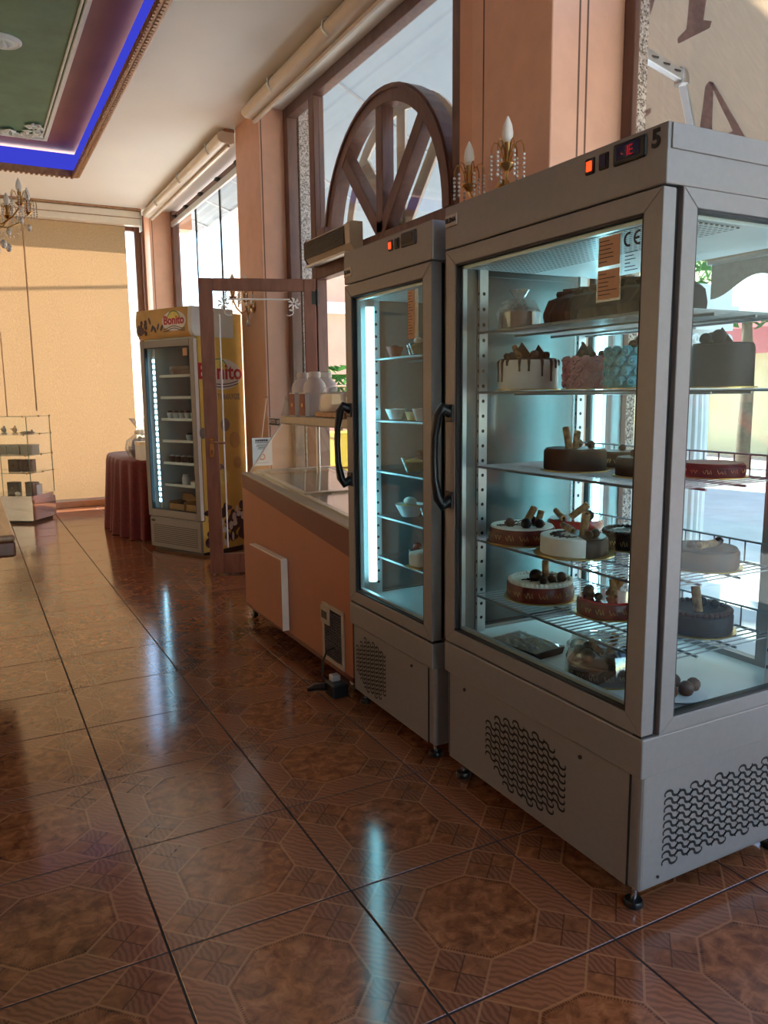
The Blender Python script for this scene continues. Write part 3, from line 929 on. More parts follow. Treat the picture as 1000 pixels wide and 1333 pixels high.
# entrance exterior: peach side building, potted palm, yellow box
sb = root('side_building', (4.4, 10.5, -0.14), 0, 'peach rendered side building outside the entrance', 'building')
part('wall', MB().box(4.5, 9.0, 11.5, 14.5, -0.14, 5.2), M['peach'], sb)
part('cornice', MB().box(4.4, 9.1, 11.4, 11.5, 2.55, 2.72), M['white_stone'], sb)
part('window', MB().box(5.6, 6.6, 11.46, 11.5, 0.4, 1.9), M['bwin'], sb)
pp_ = root('potted_palm', (3.75, 8.1, -0.14), 0, 'potted palm standing outside the open entrance door', 'plant')
part('pot', MB().lathe([(0.17, 0), (0.22, 0.4), (0.235, 0.4), (0.235, 0.45), (0.2, 0.45)], (3.75, 8.1, -0.14), 22), mat('terracotta_pot', (170, 92, 60), 0.7, 0, 0.08, 10), pp_, smooth=40)
part('stem', MB().tube([(3.75, 8.1, 0.28), (3.76, 8.12, 0.9), (3.73, 8.1, 1.35)], [0.04, 0.03, 0.025], 8), M['bark'], pp_, smooth=50)
for k in range(11):
    an = k * 2 * PI / 11 + 0.3
    fr = MB()
    prev = None
    L_ = 0.62
    for q in range(9):
        t0 = q / 8
        p = Vector((3.73 + math.cos(an) * L_ * t0, 8.1 + math.sin(an) * L_ * t0, 1.35 + 0.45 * t0 - 0.75 * t0 * t0 + 0.1 * (k % 3)))
        if prev is not None:
            d = (p - prev).normalized(); s_ = d.cross(Vector((0, 0, 1))).normalized()
            for sg in (-1, 1):
                tip = p + s_ * sg * 0.17 * (1 - 0.6 * t0) + d * 0.1 - Vector((0, 0, 0.03))
                fr.add([prev, p, tip], [(0, 1, 2)])
        prev = p
    part('frond', fr, M['leaf'], pp_)
ybx = root('yellow_crate', (3.45, 7.25, -0.14), 0, 'tall yellow crate stack outside beyond the doorway', 'crate')
M['yel'] = mat('yellow_plastic', (236, 196, 40), 0.4, 0, 0.03, 10)
for k in range(3):
    z = -0.14 + 0.36 * k
    part('crate', MB().box(3.25, 3.65, 7.05, 7.45, z, z + 0.33).box(3.24, 3.66, 7.04, 7.46, z + 0.29, z + 0.34), M['yel'], ybx, bevel=0.006)

# ================================================================== ROLLER BLINDS AND THEIR CASSETTES
M['blind_case'] = mat('cream_blind_case', (226, 214, 196), 0.35, 0.1, 0.02, 10)
M['blind'] = cloth_translucent('sand_blind_fabric', (206, 184, 150), 0.62, 160, (97, 73, 50), 0.13, (1, 1, 0.35))
M['polebrown'] = mat('pale_brown_pole', (168, 132, 98), 0.5, 0, 0.03, 10)
M['sheer'] = cloth_translucent('cream_sheer_fabric', (226, 206, 176), 0.72, 160, (240, 222, 194), 0.05)
def cassette(y0, y1, label):
    r = root('roller_blind', (2.03, (y0 + y1) / 2, 3.30), 0, label, 'blind')
    x = 2.03
    part('rail', MB().box(x - 0.035, x + 0.05, y0, y1, 3.375, 3.399), M['bronze'], r, bevel=0.004, label='dark edged mounting rail')
    prof = [(x - 0.045 + 0.05 * math.cos(a), 3.335 + 0.045 * math.sin(a)) for a in [math.radians(t) for t in range(90, 271, 20)]]
    poly = [(x + 0.045, 3.38)] + prof + [(x + 0.02, 3.286), (x + 0.045, 3.30)]
    part('case', MB().prism(poly[::-1], y0 + 0.004, y1 - 0.004, 'xz'), M['blind_case'], r, smooth=35)
    part('bottom_bar', MB().box(x - 0.012, x + 0.012, y0 + 0.01, y1 - 0.01, 3.262, 3.284), M['blind_case'], r, bevel=0.003)
    n = 3
    for k in range(n):
        y = y0 + (y1 - y0) * (k + 0.35) / n
        part('bracket', MB().tube([(x - 0.0, y, 3.385), (x - 0.06, y, 3.388), (x - 0.099, y, 3.36), (x - 0.1, y, 3.32), (x - 0.07, y, 3.285)], 0.008, 6), M['alu'], r, smooth=40)
    return r
cassette(3.10, 5.80, 'rolled-up blind in a cream case over the entrance')
cassette(6.40, 9.38, 'rolled-up blind in a cream case over the far right window')
r = root('roller_blind', (-5.42, 6.8, 0.2), 0, 'unseen cream sheer roller blind added on the left-hand wall for fill light', 'blind')  # unseen blind, added to pass warm fill light into the room
part('case', MB().box(-5.47, -5.37, 4.2, 9.4, 3.22, 3.38), M['blind_case'], r, bevel=0.012)
part('fabric', MB().box(-5.425, -5.423, 4.25, 9.35, 0.25, 3.22), M['sheer'], r)
part('bottom_bar', MB().box(-5.436, -5.412, 4.25, 9.35, 0.22, 0.25), M['blind_case'], r)
r = root('roller_blind', (-1.0, 9.5, 0.1), 0, 'lowered sand-coloured roller blind glowing in the sun at the far wall', 'blind')
part('case', MB().box(-4.9, 1.93, 9.47, 9.57, 3.215, 3.375), M['blind_case'], r, bevel=0.012)
part('rail', MB().box(-4.9, 1.94, 9.455, 9.585, 3.376, 3.399).box(-4.9, 1.94, 9.464, 9.576, 3.288, 3.296), M['bronze'], r)
part('end_cap', MB().box(1.93, 1.942, 9.465, 9.575, 3.16, 3.38), M['alu'], r)
fb = MB()
n = 60
vs_ = []
for k in range(n + 1):
    x = -4.85 + (1.78 + 4.85) * k / n
    dy = 0.006 * math.sin(k * 1.7)
    for q in range(9):
        z = 3.22 - (3.22 - 0.11) * q / 8
        vs_.append((x, 9.62 + dy * q / 8, z))
fb.add(vs_, [(k * 9 + q, (k + 1) * 9 + q, (k + 1) * 9 + q + 1, k * 9 + q + 1) for k in range(n) for q in range(8)])
part('fabric', fb, M['blind'], r, smooth=60)
part('bottom_bar', MB().box(-4.85, 1.78, 9.607, 9.633, 0.10, 0.13), M['blind_case'], r)
cd = MB().tube([(0.70, 9.56, 3.2), (0.703, 9.56, 1.15)], 0.008, 8)
part('hanging_pole', cd, M['polebrown'], r, label='thin brown hanging pole')
part('hanging_pole', MB().tube([(0.40, 9.56, 2.0), (0.402, 9.56, 1.1)], 0.006, 8), M['polebrown'], r)

#PART3
# ================================================================== DISPLAY FRIDGES
def perforated():
    t = NT('perforated_fan_cover')
    vec = t.coord('Object', (55, 55, 55))
    v = t.n('ShaderNodeVectorMath', operation='FRACTION'); t.l(vec, v.inputs[0])
    s_ = t.n('ShaderNodeVectorMath', operation='DISTANCE'); t.l(v.outputs[0], s_.inputs[0]); s_.inputs[1].default_value = (0.5, 0.5, 0.5)
    sp = t.n('ShaderNodeSeparateXYZ'); t.l(v.outputs[0], sp.inputs[0])
    dx = t.math('SUBTRACT', sp.outputs[0], 0.5); dy = t.math('SUBTRACT', sp.outputs[1], 0.5)
    d = t.math('SQRT', t.math('ADD', t.math('MULTIPLY', dx, dx), t.math('MULTIPLY', dy, dy)))
    c = t.mix(t.math('LESS_THAN', d, 0.3), srgb(200, 206, 206), srgb(40, 44, 46))
    return t.done(t.bsdf(c, 0.4))
M['perf'] = perforated()
M['label_paper'] = mat('tan_label_paper', (205, 160, 120), 0.6, 0, 0.03, 30)
M['white_paper'] = mat('white_paper', (232, 234, 236), 0.6, 0, 0.02, 20)
M['ink'] = mat('black_ink', (22, 24, 28), 0.6, 0, 0.05, 20)
M['badge'] = mat('silver_badge', (168, 160, 152), 0.3, 0.4, 0.03, 30)
M['display'] = mat('dark_display_window', (24, 18, 20), 0.15, 0, 0.05, 20)

def s_slot(wd, ht, th):
    # one wavy slot: a lying S with hooked ends, as a flat ribbon outline (2-D triangles)
    pts = []
    r = wd / 4
    for q in range(9):
        a = math.radians(-35 + (215) * q / 8)
        pts.append((-r + r * math.cos(PI - a + 0) * 1.0, r * math.sin(a) * ht / (2 * r)))
    for q in range(1, 10):
        a = math.radians(180 + 215 * q / 9)
        pts.append((r + r * math.cos(a), r * math.sin(a) * ht / (2 * r)))
    quads = []
    n = len(pts)
    L, R_ = [], []
    for i in range(n):
        a = pts[max(0, i - 1)]; b = pts[min(n - 1, i + 1)]
        dx, dy = b[0] - a[0], b[1] - a[1]
        l = math.hypot(dx, dy) or 1
        k = th / 2 * (0.55 + 0.45 * math.sin(PI * i / (n - 1)))
        L.append((pts[i][0] - dy / l * k, pts[i][1] + dx / l * k)); R_.append((pts[i][0] + dy / l * k, pts[i][1] - dx / l * k))
    return L, R_

def slots(mapper, inside, u0, u1, v0, v1, du, dv, wd, ht, th):
    mb = MB()
    L, R_ = s_slot(wd, ht, th)
    n = len(L)
    k = 0
    u = u0
    while u <= u1 + 1e-6:
        v = v0 + (dv / 2 if k % 2 else 0)
        while v <= v1 + 1e-6:
            if inside(u, v):
                vs_ = [mapper(u + a, v + b) for a, b in L] + [mapper(u + a, v + b) for a, b in R_]
                mb.add(vs_, [(i, i + 1, n + i + 1, n + i) for i in range(n - 1)])
            v += dv
        u += du; k += 1
    return mb

def display_fridge(x0, xb, y0, y1, zf, zbase, zband, zd0, zd1, ztop, label, wide, tube_y, number=None):
    r = root('pastry_display_fridge' if wide else 'narrow_display_fridge', ((x0 + xb) / 2, (y0 + y1) / 2, 0), 0, label, 'fridge')
    P = M['fridge']
    xs = x0 + 0.055                              # plane behind the door
    # base
    ba = part('base', MB().box(x0 + 0.012, xb, y0 + 0.004, y1, zf, zbase + 0.01), P, r, bevel=0.012, seg=3)
    ip0, ip1 = y0 + 0.045, y1 - 0.02
    part('front_panel', MB().box(x0 + 0.009, x0 + 0.0135, ip0, ip1, zf + 0.004, zbase - 0.003), P, ba)
    for ja in (ip0 - 0.004, ip1):
        part('joint', MB().box(x0 + 0.0085, x0 + 0.0125, ja, ja + 0.004, zf + 0.004, zbase - 0.003), M['slot'], ba)
    sw = MB()
    for yy in ((y0 + 0.22, y1 - 0.11) if wide else (y0 + 0.16,)):
        sw.cyl((x0 + 0.005, yy, zbase - 0.035), (x0 + 0.010, yy, zbase - 0.035), 0.0055, 10)
    if wide:
        sw.cyl((x0 + 0.075, y0 + 0.0005, zf + 0.03), (x0 + 0.075, y0 + 0.006, zf + 0.03), 0.004, 8)
    part('screw', sw, M['steel'] if False else M['gasket'], ba, stuff=True)
    # wavy vent slots
    cyv = (1.715 if wide else (y0 + y1) / 2 + 0.145)
    hv, wv_ = (0.112, 0.172) if wide else (0.108, 0.125)
    czv = (zf + zbase) / 2 + (0.0 if wide else -0.0)
    def oct_in(u, v, cu, cv, hu, hv_):
        a, b = abs(u - cu) / hu, abs(v - cv) / hv_
        return a <= 1.0 and b <= 1.0 and a + b <= 1.52
    du, dv, wd, ht, th = (0.0455, 0.0205, 0.054, 0.018, 0.0074) if wide else (0.036, 0.0175, 0.043, 0.0155, 0.0064)
    part('vent_slots', slots(lambda u, v: (x0 + 0.0085, -u, v), lambda u, v: oct_in(-u, v, cyv, czv, wv_, hv), -cyv - wv_, -cyv + wv_, czv - hv, czv + hv, du, dv, wd, ht, th), M['slot'], ba, stuff=True)
    if wide:
        part('vent_slots', slots(lambda u, v: (u, y0 + 0.0035, v), lambda u, v: True if v > 0.118 + 0.0 else False, x0 + 0.115, xb - 0.10, 0.125, 0.312, du, dv, wd, ht, th), M['slot'], ba, stuff=True)
    # band under the door, header above it
    part('band', MB().box(x0, xb, y0, y1, zbase, zband), P, r, bevel=0.004)
    he = MB().box(x0, xb, y0, y1, zd1 + 0.004, ztop)
    hd = part('header', he, P, r, bevel=0.004)
    if wide:
        part('header_lip', MB().box(x0 + 0.01, xb, y0 - 0.004, y0 + 0.001, ztop - 0.055, ztop - 0.003), P, hd, bevel=0.002)
    # display, switches
    yd = y0 + (0.108 if wide else 0.15); zd_ = ztop - 0.034
    dz = part('control_display', MB().box(x0 - 0.006, x0 + 0.004, yd - 0.05, yd + 0.05, zd_ - 0.024, zd_ + 0.024), M['black'], hd, bevel=0.008, label='black digital thermostat')
    part('display_window', MB().box(x0 - 0.0075, x0 - 0.005, yd - 0.034, yd + 0.036, zd_ - 0.014, zd_ + 0.016), M['display'], dz)
    if wide:
        dg = MB()
        dg.box(x0 - 0.0082, x0 - 0.0072, yd + 0.018, yd + 0.021, zd_ - 0.004, zd_ - 0.001)
        for q in (0.012, 0.009):
            pass
        dg.box(x0 - 0.0082, x0 - 0.0072, yd + 0.000, yd + 0.003, zd_ - 0.010, zd_ + 0.011)
        dg.box(x0 - 0.0082, x0 - 0.0072, yd - 0.014, yd - 0.003, zd_ + 0.009, zd_ + 0.011).box(x0 - 0.0082, x0 - 0.0072, yd - 0.014, yd - 0.003, zd_ - 0.001, zd_ + 0.001).box(x0 - 0.0082, x0 - 0.0072, yd - 0.014, yd - 0.003, zd_ - 0.010, zd_ - 0.008).box(x0 - 0.0082, x0 - 0.0072, yd - 0.005, yd - 0.003, zd_ - 0.010, zd_ + 0.011)
        part('digit', dg, M['reddigit'], dz, label='red lit digits')
    for k, yy in enumerate((yd + 0.082, yd + 0.128)):
        s1 = part('rocker_switch', MB().box(x0 - 0.004, x0 + 0.004, yy - 0.016, yy + 0.016, zd_ - 0.021, zd_ + 0.017), M['black'], hd, bevel=0.004, label='red lit rocker switch' if k else 'black rocker switch')
        if k:
            part('lamp', MB().box(x0 - 0.0062, x0 - 0.003, yy - 0.009, yy + 0.009, zd_ - 0.014, zd_ + 0.009), M['redlamp'], s1, bevel=0.003)
        else:
            part('rocker', MB().prism([(yy - 0.010, zd_ - 0.015), (yy + 0.010, zd_ - 0.015), (yy + 0.010, zd_ + 0.011), (yy - 0.010, zd_ + 0.011)], x0 - 0.0065, x0 - 0.003, 'yz'), M['display'], s1)
    mm = lambda yy, zz, dx=-0.0012: frame_mat((x0 + dx, yy, zz), (0, -1, 0), (0, 0, 1))
    if number:
        text_part('number', number, 0.052, M['ink'], hd, mm(y0 + 0.032, zd_ + 0.004), bold=0.002, label='black number 5')
    bg = part('badge', MB().box(x0 - 0.003, x0 + 0.002, y1 - 0.068, y1 - 0.004, ztop - 0.098 if not wide else ztop - 0.062, ztop - 0.062 if not wide else ztop - 0.026), M['badge'], hd, bevel=0.002)
    text_part('lettering', 'ELENA', 0.019, M['ink'], bg, mm(y1 - 0.036, (ztop - 0.080) if not wide else (ztop - 0.044), -0.0038), bold=0.0006)
    # door
    fw_ = 0.055
    d = MB()
    xd = x0 + 0.040
    A0, A1, B0, B1 = y0 + 0.006, y1 - 0.003, zd0, zd1
    gy0, gy1, gz0, gz1 = A0 + fw_, A1 - fw_, B0 + 0.045, B1 - 0.046
    for poly in ([(A0, B0), (A1, B0), (gy1, gz0), (gy0, gz0)], [(A1, B0), (A1, B1), (gy1, gz1), (gy1, gz0)],
                 [(A1, B1), (A0, B1), (gy0, gz1), (gy1, gz1)], [(A0, B1), (A0, B0), (gy0, gz0), (gy0, gz1)]):
        d.prism(poly, x0, xd, 'yz')
    do = part('door', d, P, r, bevel=0.0015, seg=1)
    dg = MB()
    dg.box(x0 + 0.003, xd - 0.002, gy0 - 0.001, gy0 + 0.006, gz0, gz1).box(x0 + 0.003, xd - 0.002, gy1 - 0.006, gy1 + 0.001, gz0, gz1).box(x0 + 0.003, xd - 0.002, gy0, gy1, gz0 - 0.001, gz0 + 0.006).box(x0 + 0.003, xd - 0.002, gy0, gy1, gz1 - 0.006, gz1 + 0.001)
    part('glazing_seal', dg, M['gasket'], do)
    dp = part('pane', MB().box(x0 + 0.014, x0 + 0.018, gy0, gy1, gz0, gz1), M['fglass'], do)
    sp = MB().box(x0 + 0.019, x0 + 0.034, gy0 + 0.006, gy0 + 0.016, gz0, gz1).box(x0 + 0.019, x0 + 0.034, gy1 - 0.016, gy1 - 0.006, gz0, gz1).box(x0 + 0.019, x0 + 0.034, gy0, gy1, gz0 + 0.006, gz0 + 0.016).box(x0 + 0.019, x0 + 0.034, gy0, gy1, gz1 - 0.016, gz1 - 0.006)
    part('spacer', sp, M['alu'], do)
    # handle: black bow
    hy = A1 - 0.026; h0, h1 = (0.935, 1.258)
    hb = MB().tube([(x0 + 0.001, hy, h1 - 0.02), (x0 - 0.028, hy, h1 - 0.006), (x0 - 0.040, hy + 0.006, h1 - 0.028), (x0 - 0.046, hy + 0.018, h1 - 0.09), (x0 - 0.047, hy + 0.02, (h0 + h1) / 2), (x0 - 0.046, hy + 0.018, h0 + 0.09), (x0 - 0.040, hy + 0.006, h0 + 0.028), (x0 - 0.028, hy, h0 + 0.006), (x0 + 0.001, hy, h0 + 0.02)],
                   [0.019, 0.019, 0.017, 0.013, 0.0125, 0.013, 0.017, 0.019, 0.019], 12)
    hn = part('handle', hb, M['black'], do, smooth=60, label='black plastic bow handle')
    for ha in (h1 - 0.05, h0 - 0.006):
        part('handle_foot', MB().box(x0 - 0.006, x0 + 0.001, hy - 0.022, hy + 0.022, ha, ha + 0.056), M['black'], hn, bevel=0.004)
    # stickers on the door glass
    xg = x0 + 0.0125
    if wide:
        st = part('sticker', MB().box(xg - 0.0006, xg + 0.0006, gy0 + 0.075, gy0 + 0.155, gz1 - 0.178, gz1 - 0.024), M['clear'], dp)
        for k, (za, zb) in enumerate(((gz1 - 0.096, gz1 - 0.028), (gz1 - 0.172, gz1 - 0.104))):
            s2 = part('sticker_label', MB().box(xg - 0.0014, xg - 0.0004, gy0 + 0.080, gy0 + 0.150, za, zb), M['label_paper'], st, label='upper tan paper label' if k == 0 else 'lower tan paper label')
        ln = MB()
        rg = random.Random(3)
        for zt_ in (gz1 - 0.028, gz1 - 0.104):
            for q in range(6):
                zz = zt_ - 0.010 - q * 0.0095
                ln.box(xg - 0.0020, xg - 0.0014, gy0 + 0.148 - rg.uniform(0.025, 0.062), gy0 + 0.147, zz - 0.0009, zz + 0.0009)
        part('print_lines', ln, M['gasket'], st, stuff=True)
        ce_ = part('ce_mark', MB().add([], []), M['ink'], dp) if False else None
        cm = MB()
        for c0, kind in ((gy0 + 0.052, 'C'), (gy0 + 0.022, 'E')):
            ro_, ri_ = 0.0165, 0.0115
            zc = gz1 - 0.046
            for q in range(14):
                a0 = math.radians(75 + 210 * q / 14); a1 = math.radians(75 + 210 * (q + 1) / 14)
                pol = [(c0 - ri_ * math.cos(a0) , zc + ri_ * math.sin(a0)), (c0 - ro_ * math.cos(a0), zc + ro_ * math.sin(a0)), (c0 - ro_ * math.cos(a1), zc + ro_ * math.sin(a1)), (c0 - ri_ * math.cos(a1), zc + ri_ * math.sin(a1))]
                cm.prism(pol[::-1], xg - 0.0016, xg - 0.0008, 'yz')
            if kind == 'E':
                cm.box(xg - 0.0016, xg - 0.0008, c0 - 0.001, c0 + 0.012, zc - 0.0025, zc + 0.0025)
        part('ce_mark', cm, M['ink'], dp, label='black CE mark')
        l2 = MB()
        for q in range(6):
            zz = gz1 - 0.075 - q * 0.008
            l2.box(xg - 0.0016, xg - 0.0008, gy0 + 0.064 - rg.uniform(0.012, 0.045), gy0 + 0.063, zz - 0.0008, zz + 0.0008)
        part('print_lines', l2, M['gasket'], dp, stuff=True)
    else:
        st = part('sticker', MB().box(xg - 0.0012, xg, gy0 + 0.075, gy0 + 0.118, gz1 - 0.19, gz1 - 0.028), M['label_paper'], dp, label='tall tan paper label')
        ln = MB()
        rg = random.Random(9)
        for q in range(15):
            zz = gz1 - 0.036 - q * 0.0098
            ln.box(xg - 0.0020, xg - 0.0012, gy0 + 0.116 - rg.uniform(0.015, 0.036), gy0 + 0.115, zz - 0.0009, zz + 0.0009)
        part('print_lines', ln, M['gasket'], st, stuff=True)
        part('sticker', MB().box(xg - 0.0006, xg, gy0 + 0.048, gy0 + 0.074, gz1 - 0.19, gz1 - 0.028), M['clear'], dp)
    # gasket between door and body
    gk = MB()
    gk.box(xd + 0.0005, xs, A0 + 0.008, A0 + 0.022, B0 + 0.004, B1 - 0.002).box(xd + 0.0005, xs, A1 - 0.02, A1 - 0.004, B0 + 0.004, B1 - 0.002).box(xd + 0.0005, xs, A0 + 0.022, A1 - 0.02, B0 + 0.004, B0 + 0.016).box(xd + 0.0005, xs, A0 + 0.022, A1 - 0.02, B1 - 0.014, B1 - 0.002)
    part('gasket', gk, M['gasket'], do)
    part('hinge_pin', MB().box(x0 + 0.004, xd, A0 + 0.002, A0 + 0.03, zband - 0.001, zd0 + 0.001), M['black'], do)
    # side windows (near and far side)
    zb0, zb1 = zband, zd1 + 0.004
    def side(ya, yb, nm, yp):
        s_ = MB()
        a0, a1 = xs, xb - 0.002
        bw = 0.046
        for poly in ([(a0, zb0), (a1, zb0), (a1 - bw, zb0 + 0.038), (a0 + bw, zb0 + 0.038)], [(a1, zb0), (a1, zb1), (a1 - bw, zb1 - 0.042), (a1 - bw, zb0 + 0.038)],
                     [(a1, zb1), (a0, zb1), (a0 + bw, zb1 - 0.042), (a1 - bw, zb1 - 0.042)], [(a0, zb1), (a0, zb0), (a0 + bw, zb0 + 0.038), (a0 + bw, zb1 - 0.042)]):
            s_.prism(poly, ya, yb, 'xz')
        so = part('side_frame', s_, P, r, bevel=0.0015, seg=1)
        if not wide:
            part('side_panel', MB().box(a0 + bw, a1 - bw, yp - 0.010, yp + 0.010, zb0 + 0.038, zb1 - 0.042), P, so)
            return so
        part('pane', MB().box(a0 + bw, a1 - bw, yp - 0.002, yp + 0.002, zb0 + 0.038, zb1 - 0.042), M['fglass'], so)
        q0, q1, q2, q3 = a0 + bw, a1 - bw, zb0 + 0.038, zb1 - 0.042
        ya2, yb2 = min(ya, yb) + 0.004, max(ya, yb) - 0.002
        part('glazing_seal', MB().box(q0 - 0.001, q0 + 0.006, ya2, yb2, q2, q3).box(q1 - 0.006, q1 + 0.001, ya2, yb2, q2, q3).box(q0, q1, ya2, yb2, q2 - 0.001, q2 + 0.005).box(q0, q1, ya2, yb2, q3 - 0.006, q3 + 0.001), M['gasket'], so)
        return so
    side(y0, y0 + 0.030, 'a', y0 + 0.012)
    side(y1 - 0.030, y1, 'b', y1 - 0.012)
    bk = MB()
    pr = 0.165 if wide else 0.05
    bk.box(xb - 0.03, xb - 0.001, y0 + 0.031, y0 + pr, zb0, zb1).box(xb - 0.03, xb - 0.001, y1 - 0.075, y1 - 0.031, zb0, zb1).box(xb - 0.03, xb - 0.001, y0 + pr, y1 - 0.075, zb0, zb0 + 0.045).box(xb - 0.03, xb - 0.001, y0 + pr, y1 - 0.075, zb1 - 0.045, zb1)
    bo = part('back_frame', bk, P, r)
    if wide:
        part('pane', MB().box(xb - 0.018, xb - 0.014, y0 + pr, y1 - 0.075, zb0 + 0.045, zb1 - 0.045), M['fglass'], bo)
    else:
        part('back_panel', MB().box(xb - 0.018, xb - 0.012, y0 + pr, y1 - 0.075, zb0 + 0.045, zb1 - 0.045), M['fridge'], bo)
    # liner
    part('inner_floor', MB().box(xs + 0.001, xb - 0.031, y0 + 0.031, y1 - 0.031, zband + 0.001, zd0 + 0.022), M['fridge_white'], r)
    ic = part('inner_ceiling', MB().box(xs + 0.001, xb - 0.031, y0 + 0.031, y1 - 0.031, zd1 - 0.052, zd1 + 0.003), M['fridge_white'], r)
    part('fan_cover', MB().box(xs + 0.012, xs + 0.25, y0 + 0.05, y1 - 0.05, zd1 - 0.0555, zd1 - 0.0525), M['perf'], ic, label='perforated fan cover')
    zi0, zi1 = zd0 + 0.0225, zd1 - 0.0525
    # uprights with peg holes
    for xu in (xs + 0.058, xb - 0.125):
        for yu, ydir in ((y1 - 0.046, -1), (y0 + 0.046, 1)):
            u_ = part('upright', MB().box(xu - 0.016, xu + 0.016, yu - 0.006, yu + 0.006, zi0, zi1), M['alu'], r)
            ho = MB()
            z = zi0 + 0.05
            while z < zi1 - 0.03:
                yq = yu + ydir * 0.0062
                ho.add([(xu + 0.006 * math.cos(a), yq, z + 0.006 * math.sin(a)) for a in [k * PI / 4 for k in range(8)]], [(0, 1, 2, 3, 4, 5, 6, 7)])
                xq = xu - 0.0162
                ho.add([(xq, yu + 0.003 * math.cos(a), z + 0.006 * math.sin(a)) for a in [k * PI / 4 for k in range(8)]], [(0, 1, 2, 3, 4, 5, 6, 7)])
                z += 0.048
            part('peg_holes', ho, M['slot'], u_, stuff=True)
    # lamps
    for xt, yt in tube_y:
        tl = part('lamp_tube', MB().cyl((xt, yt, zd0 + 0.085), (xt, yt, zd1 - 0.085), 0.0125 if wide else 0.017, 14), M['tube'] if not wide else M['tube_big'], r, smooth=40, label='lit fluorescent tube')
        for la, lb in ((zi0 + 0.001, zd0 + 0.084), (zd1 - 0.084, zi1 - 0.001)):
            part('lamp_cap', MB().cyl((xt, yt, la), (xt, yt, lb), 0.016, 14), M['alu'], tl, smooth=40)
    # feet
    for fx_ in (x0 + 0.045, xb - 0.07):
        for fy in (y0 + 0.05, y1 - 0.05):
            ft = part('foot', MB().lathe([(0.024, 0.0), (0.026, 0.006), (0.022, 0.016), (0.010, 0.019)], (fx_, fy, 0.0005), 18), M['black'], r, smooth=40)
            part('stem', MB().cyl((fx_, fy, 0.018), (fx_, fy, zf + 0.004), 0.008, 10), M['steel'], ft, smooth=40)
    return r, xs

def wire_shelf(r, x0, x1, y0, y1, z, guard=True, step=0.024, solid=False):
    mb = MB()
    R_ = 0.0028
    for xx in (x0, x1):
        mb.tube([(xx, y0, z), (xx, y1, z)], 0.0042, 6)
    for q in (0.33, 0.66):
        xx = x0 + (x1 - x0) * q
        mb.tube([(xx, y0, z - 0.006), (xx, y1, z - 0.006)], 0.0038, 6)
    n = int((y1 - y0) / step)
    for k in range(n + 1):
        yy = y0 + (y1 - y0) * k / n
        mb.tube([(x0, yy, z + 0.003), (x1, yy, z + 0.003)], 0.0021, 4)
    s_ = part('shelf', mb, M['wire'], r, label=None)
    if guard:
        g = MB()
        xg = x1 - 0.004
        g.tube([(xg, y0, z + 0.062), (xg, y1, z + 0.062)], 0.0032, 6)
        n = int((y1 - y0) / 0.05)
        for k in range(n + 1):
            yy = y0 + (y1 - y0) * k / n
            g.tube([(xg, yy, z + 0.003), (xg, yy, z + 0.062)], 0.0021, 4)
        part('back_guard', g, M['wire'], s_)
    return s_

fr1, xs1 = display_fridge(1.365, 2.015, 1.265, 2.145, 0.065, 0.372, 0.474, 0.480, 1.737, 1.868,
    'large grey four-sided pastry display fridge numbered 5 and full of cakes', True, ((1.958, 2.078),), '5')
SHZ = (1.487, 1.300, 1.062, 0.820, 0.632)
for z in SHZ:
    wire_shelf(fr1, 1.455, 1.905, 1.318, 2.092, z, guard=(z < 1.2))
fr2, xs2 = display_fridge(1.365, 2.015, 2.222, 2.888, 0.055, 0.345, 0.437, 0.446, 1.722, 1.850,
    'narrow grey display fridge with a glowing tube and glass bowls, second fridge from the right', False, ((1.440, 2.815),))
SHZ2 = (1.435, 1.190, 0.985, 0.800, 0.628)
for z in SHZ2:
    wire_shelf(fr2, 1.475, 1.93, 2.275, 2.835, z, guard=False)
#PART4
# ================================================================== CHEST FREEZER WITH SERVING SHELF
M['frz'] = mat('peach_freezer_paint', (172, 106, 74), 0.42, 0, 0.02, 6)
M['frz_band'] = mat('dark_red_freezer_band', (108, 48, 38), 0.4, 0, 0.03, 8)
M['frz_trim'] = mat('champagne_metal_trim', (176, 166, 148), 0.4, 0.2, 0.03, 20)
FX0, FX1, FY0, FY1 = 1.385, 1.995, 2.905, 4.365
def ztop(y): return 0.741 + (y - 2.888) * (0.858 - 0.741) / (4.36 - 2.888)
fz = root('chest_freezer', (1.69, 3.63, 0), 0, 'peach chest freezer on castors with sloping glass top beside the narrow display fridge', 'freezer')
bo = MB()
def slab(mb, x0, x1, y0, y1, zlo, zhi):
    mb.add([(x0, y0, zlo(y0)), (x1, y0, zlo(y0)), (x1, y1, zlo(y1)), (x0, y1, zlo(y1)), (x0, y0, zhi(y0)), (x1, y0, zhi(y0)), (x1, y1, zhi(y1)), (x0, y1, zhi(y1))],
           [(0, 3, 2, 1), (4, 5, 6, 7), (0, 1, 5, 4), (1, 2, 6, 5), (2, 3, 7, 6), (3, 0, 4, 7)])
    return mb
def box_open(mb, zlo, zhi, t):
    slab(mb, FX0, FX0 + t, FY0, FY1, zlo, zhi); slab(mb, FX1 - t, FX1, FY0, FY1, zlo, zhi)
    slab(mb, FX0 + t, FX1 - t, FY0, FY0 + t, zlo, zhi); slab(mb, FX0 + t, FX1 - t, FY1 - t, FY1, zlo, zhi)
    return mb
zl = lambda y: 0.098
bnd = lambda y: ztop(y) - 0.012
bot = lambda y: ztop(y) - 0.012 - (0.115 - (y - 2.9) * 0.028)
bb = box_open(MB(), zl, lambda y: bot(y) - 0.0005, 0.06)
bb.box(FX0, FX1, FY0, FY1, 0.085, 0.0975)
body_ = part('body', bb, M['frz'], fz)
part('band', box_open(MB(), bot, bnd, 0.062), M['frz_band'], fz, label='dark red band under the top')
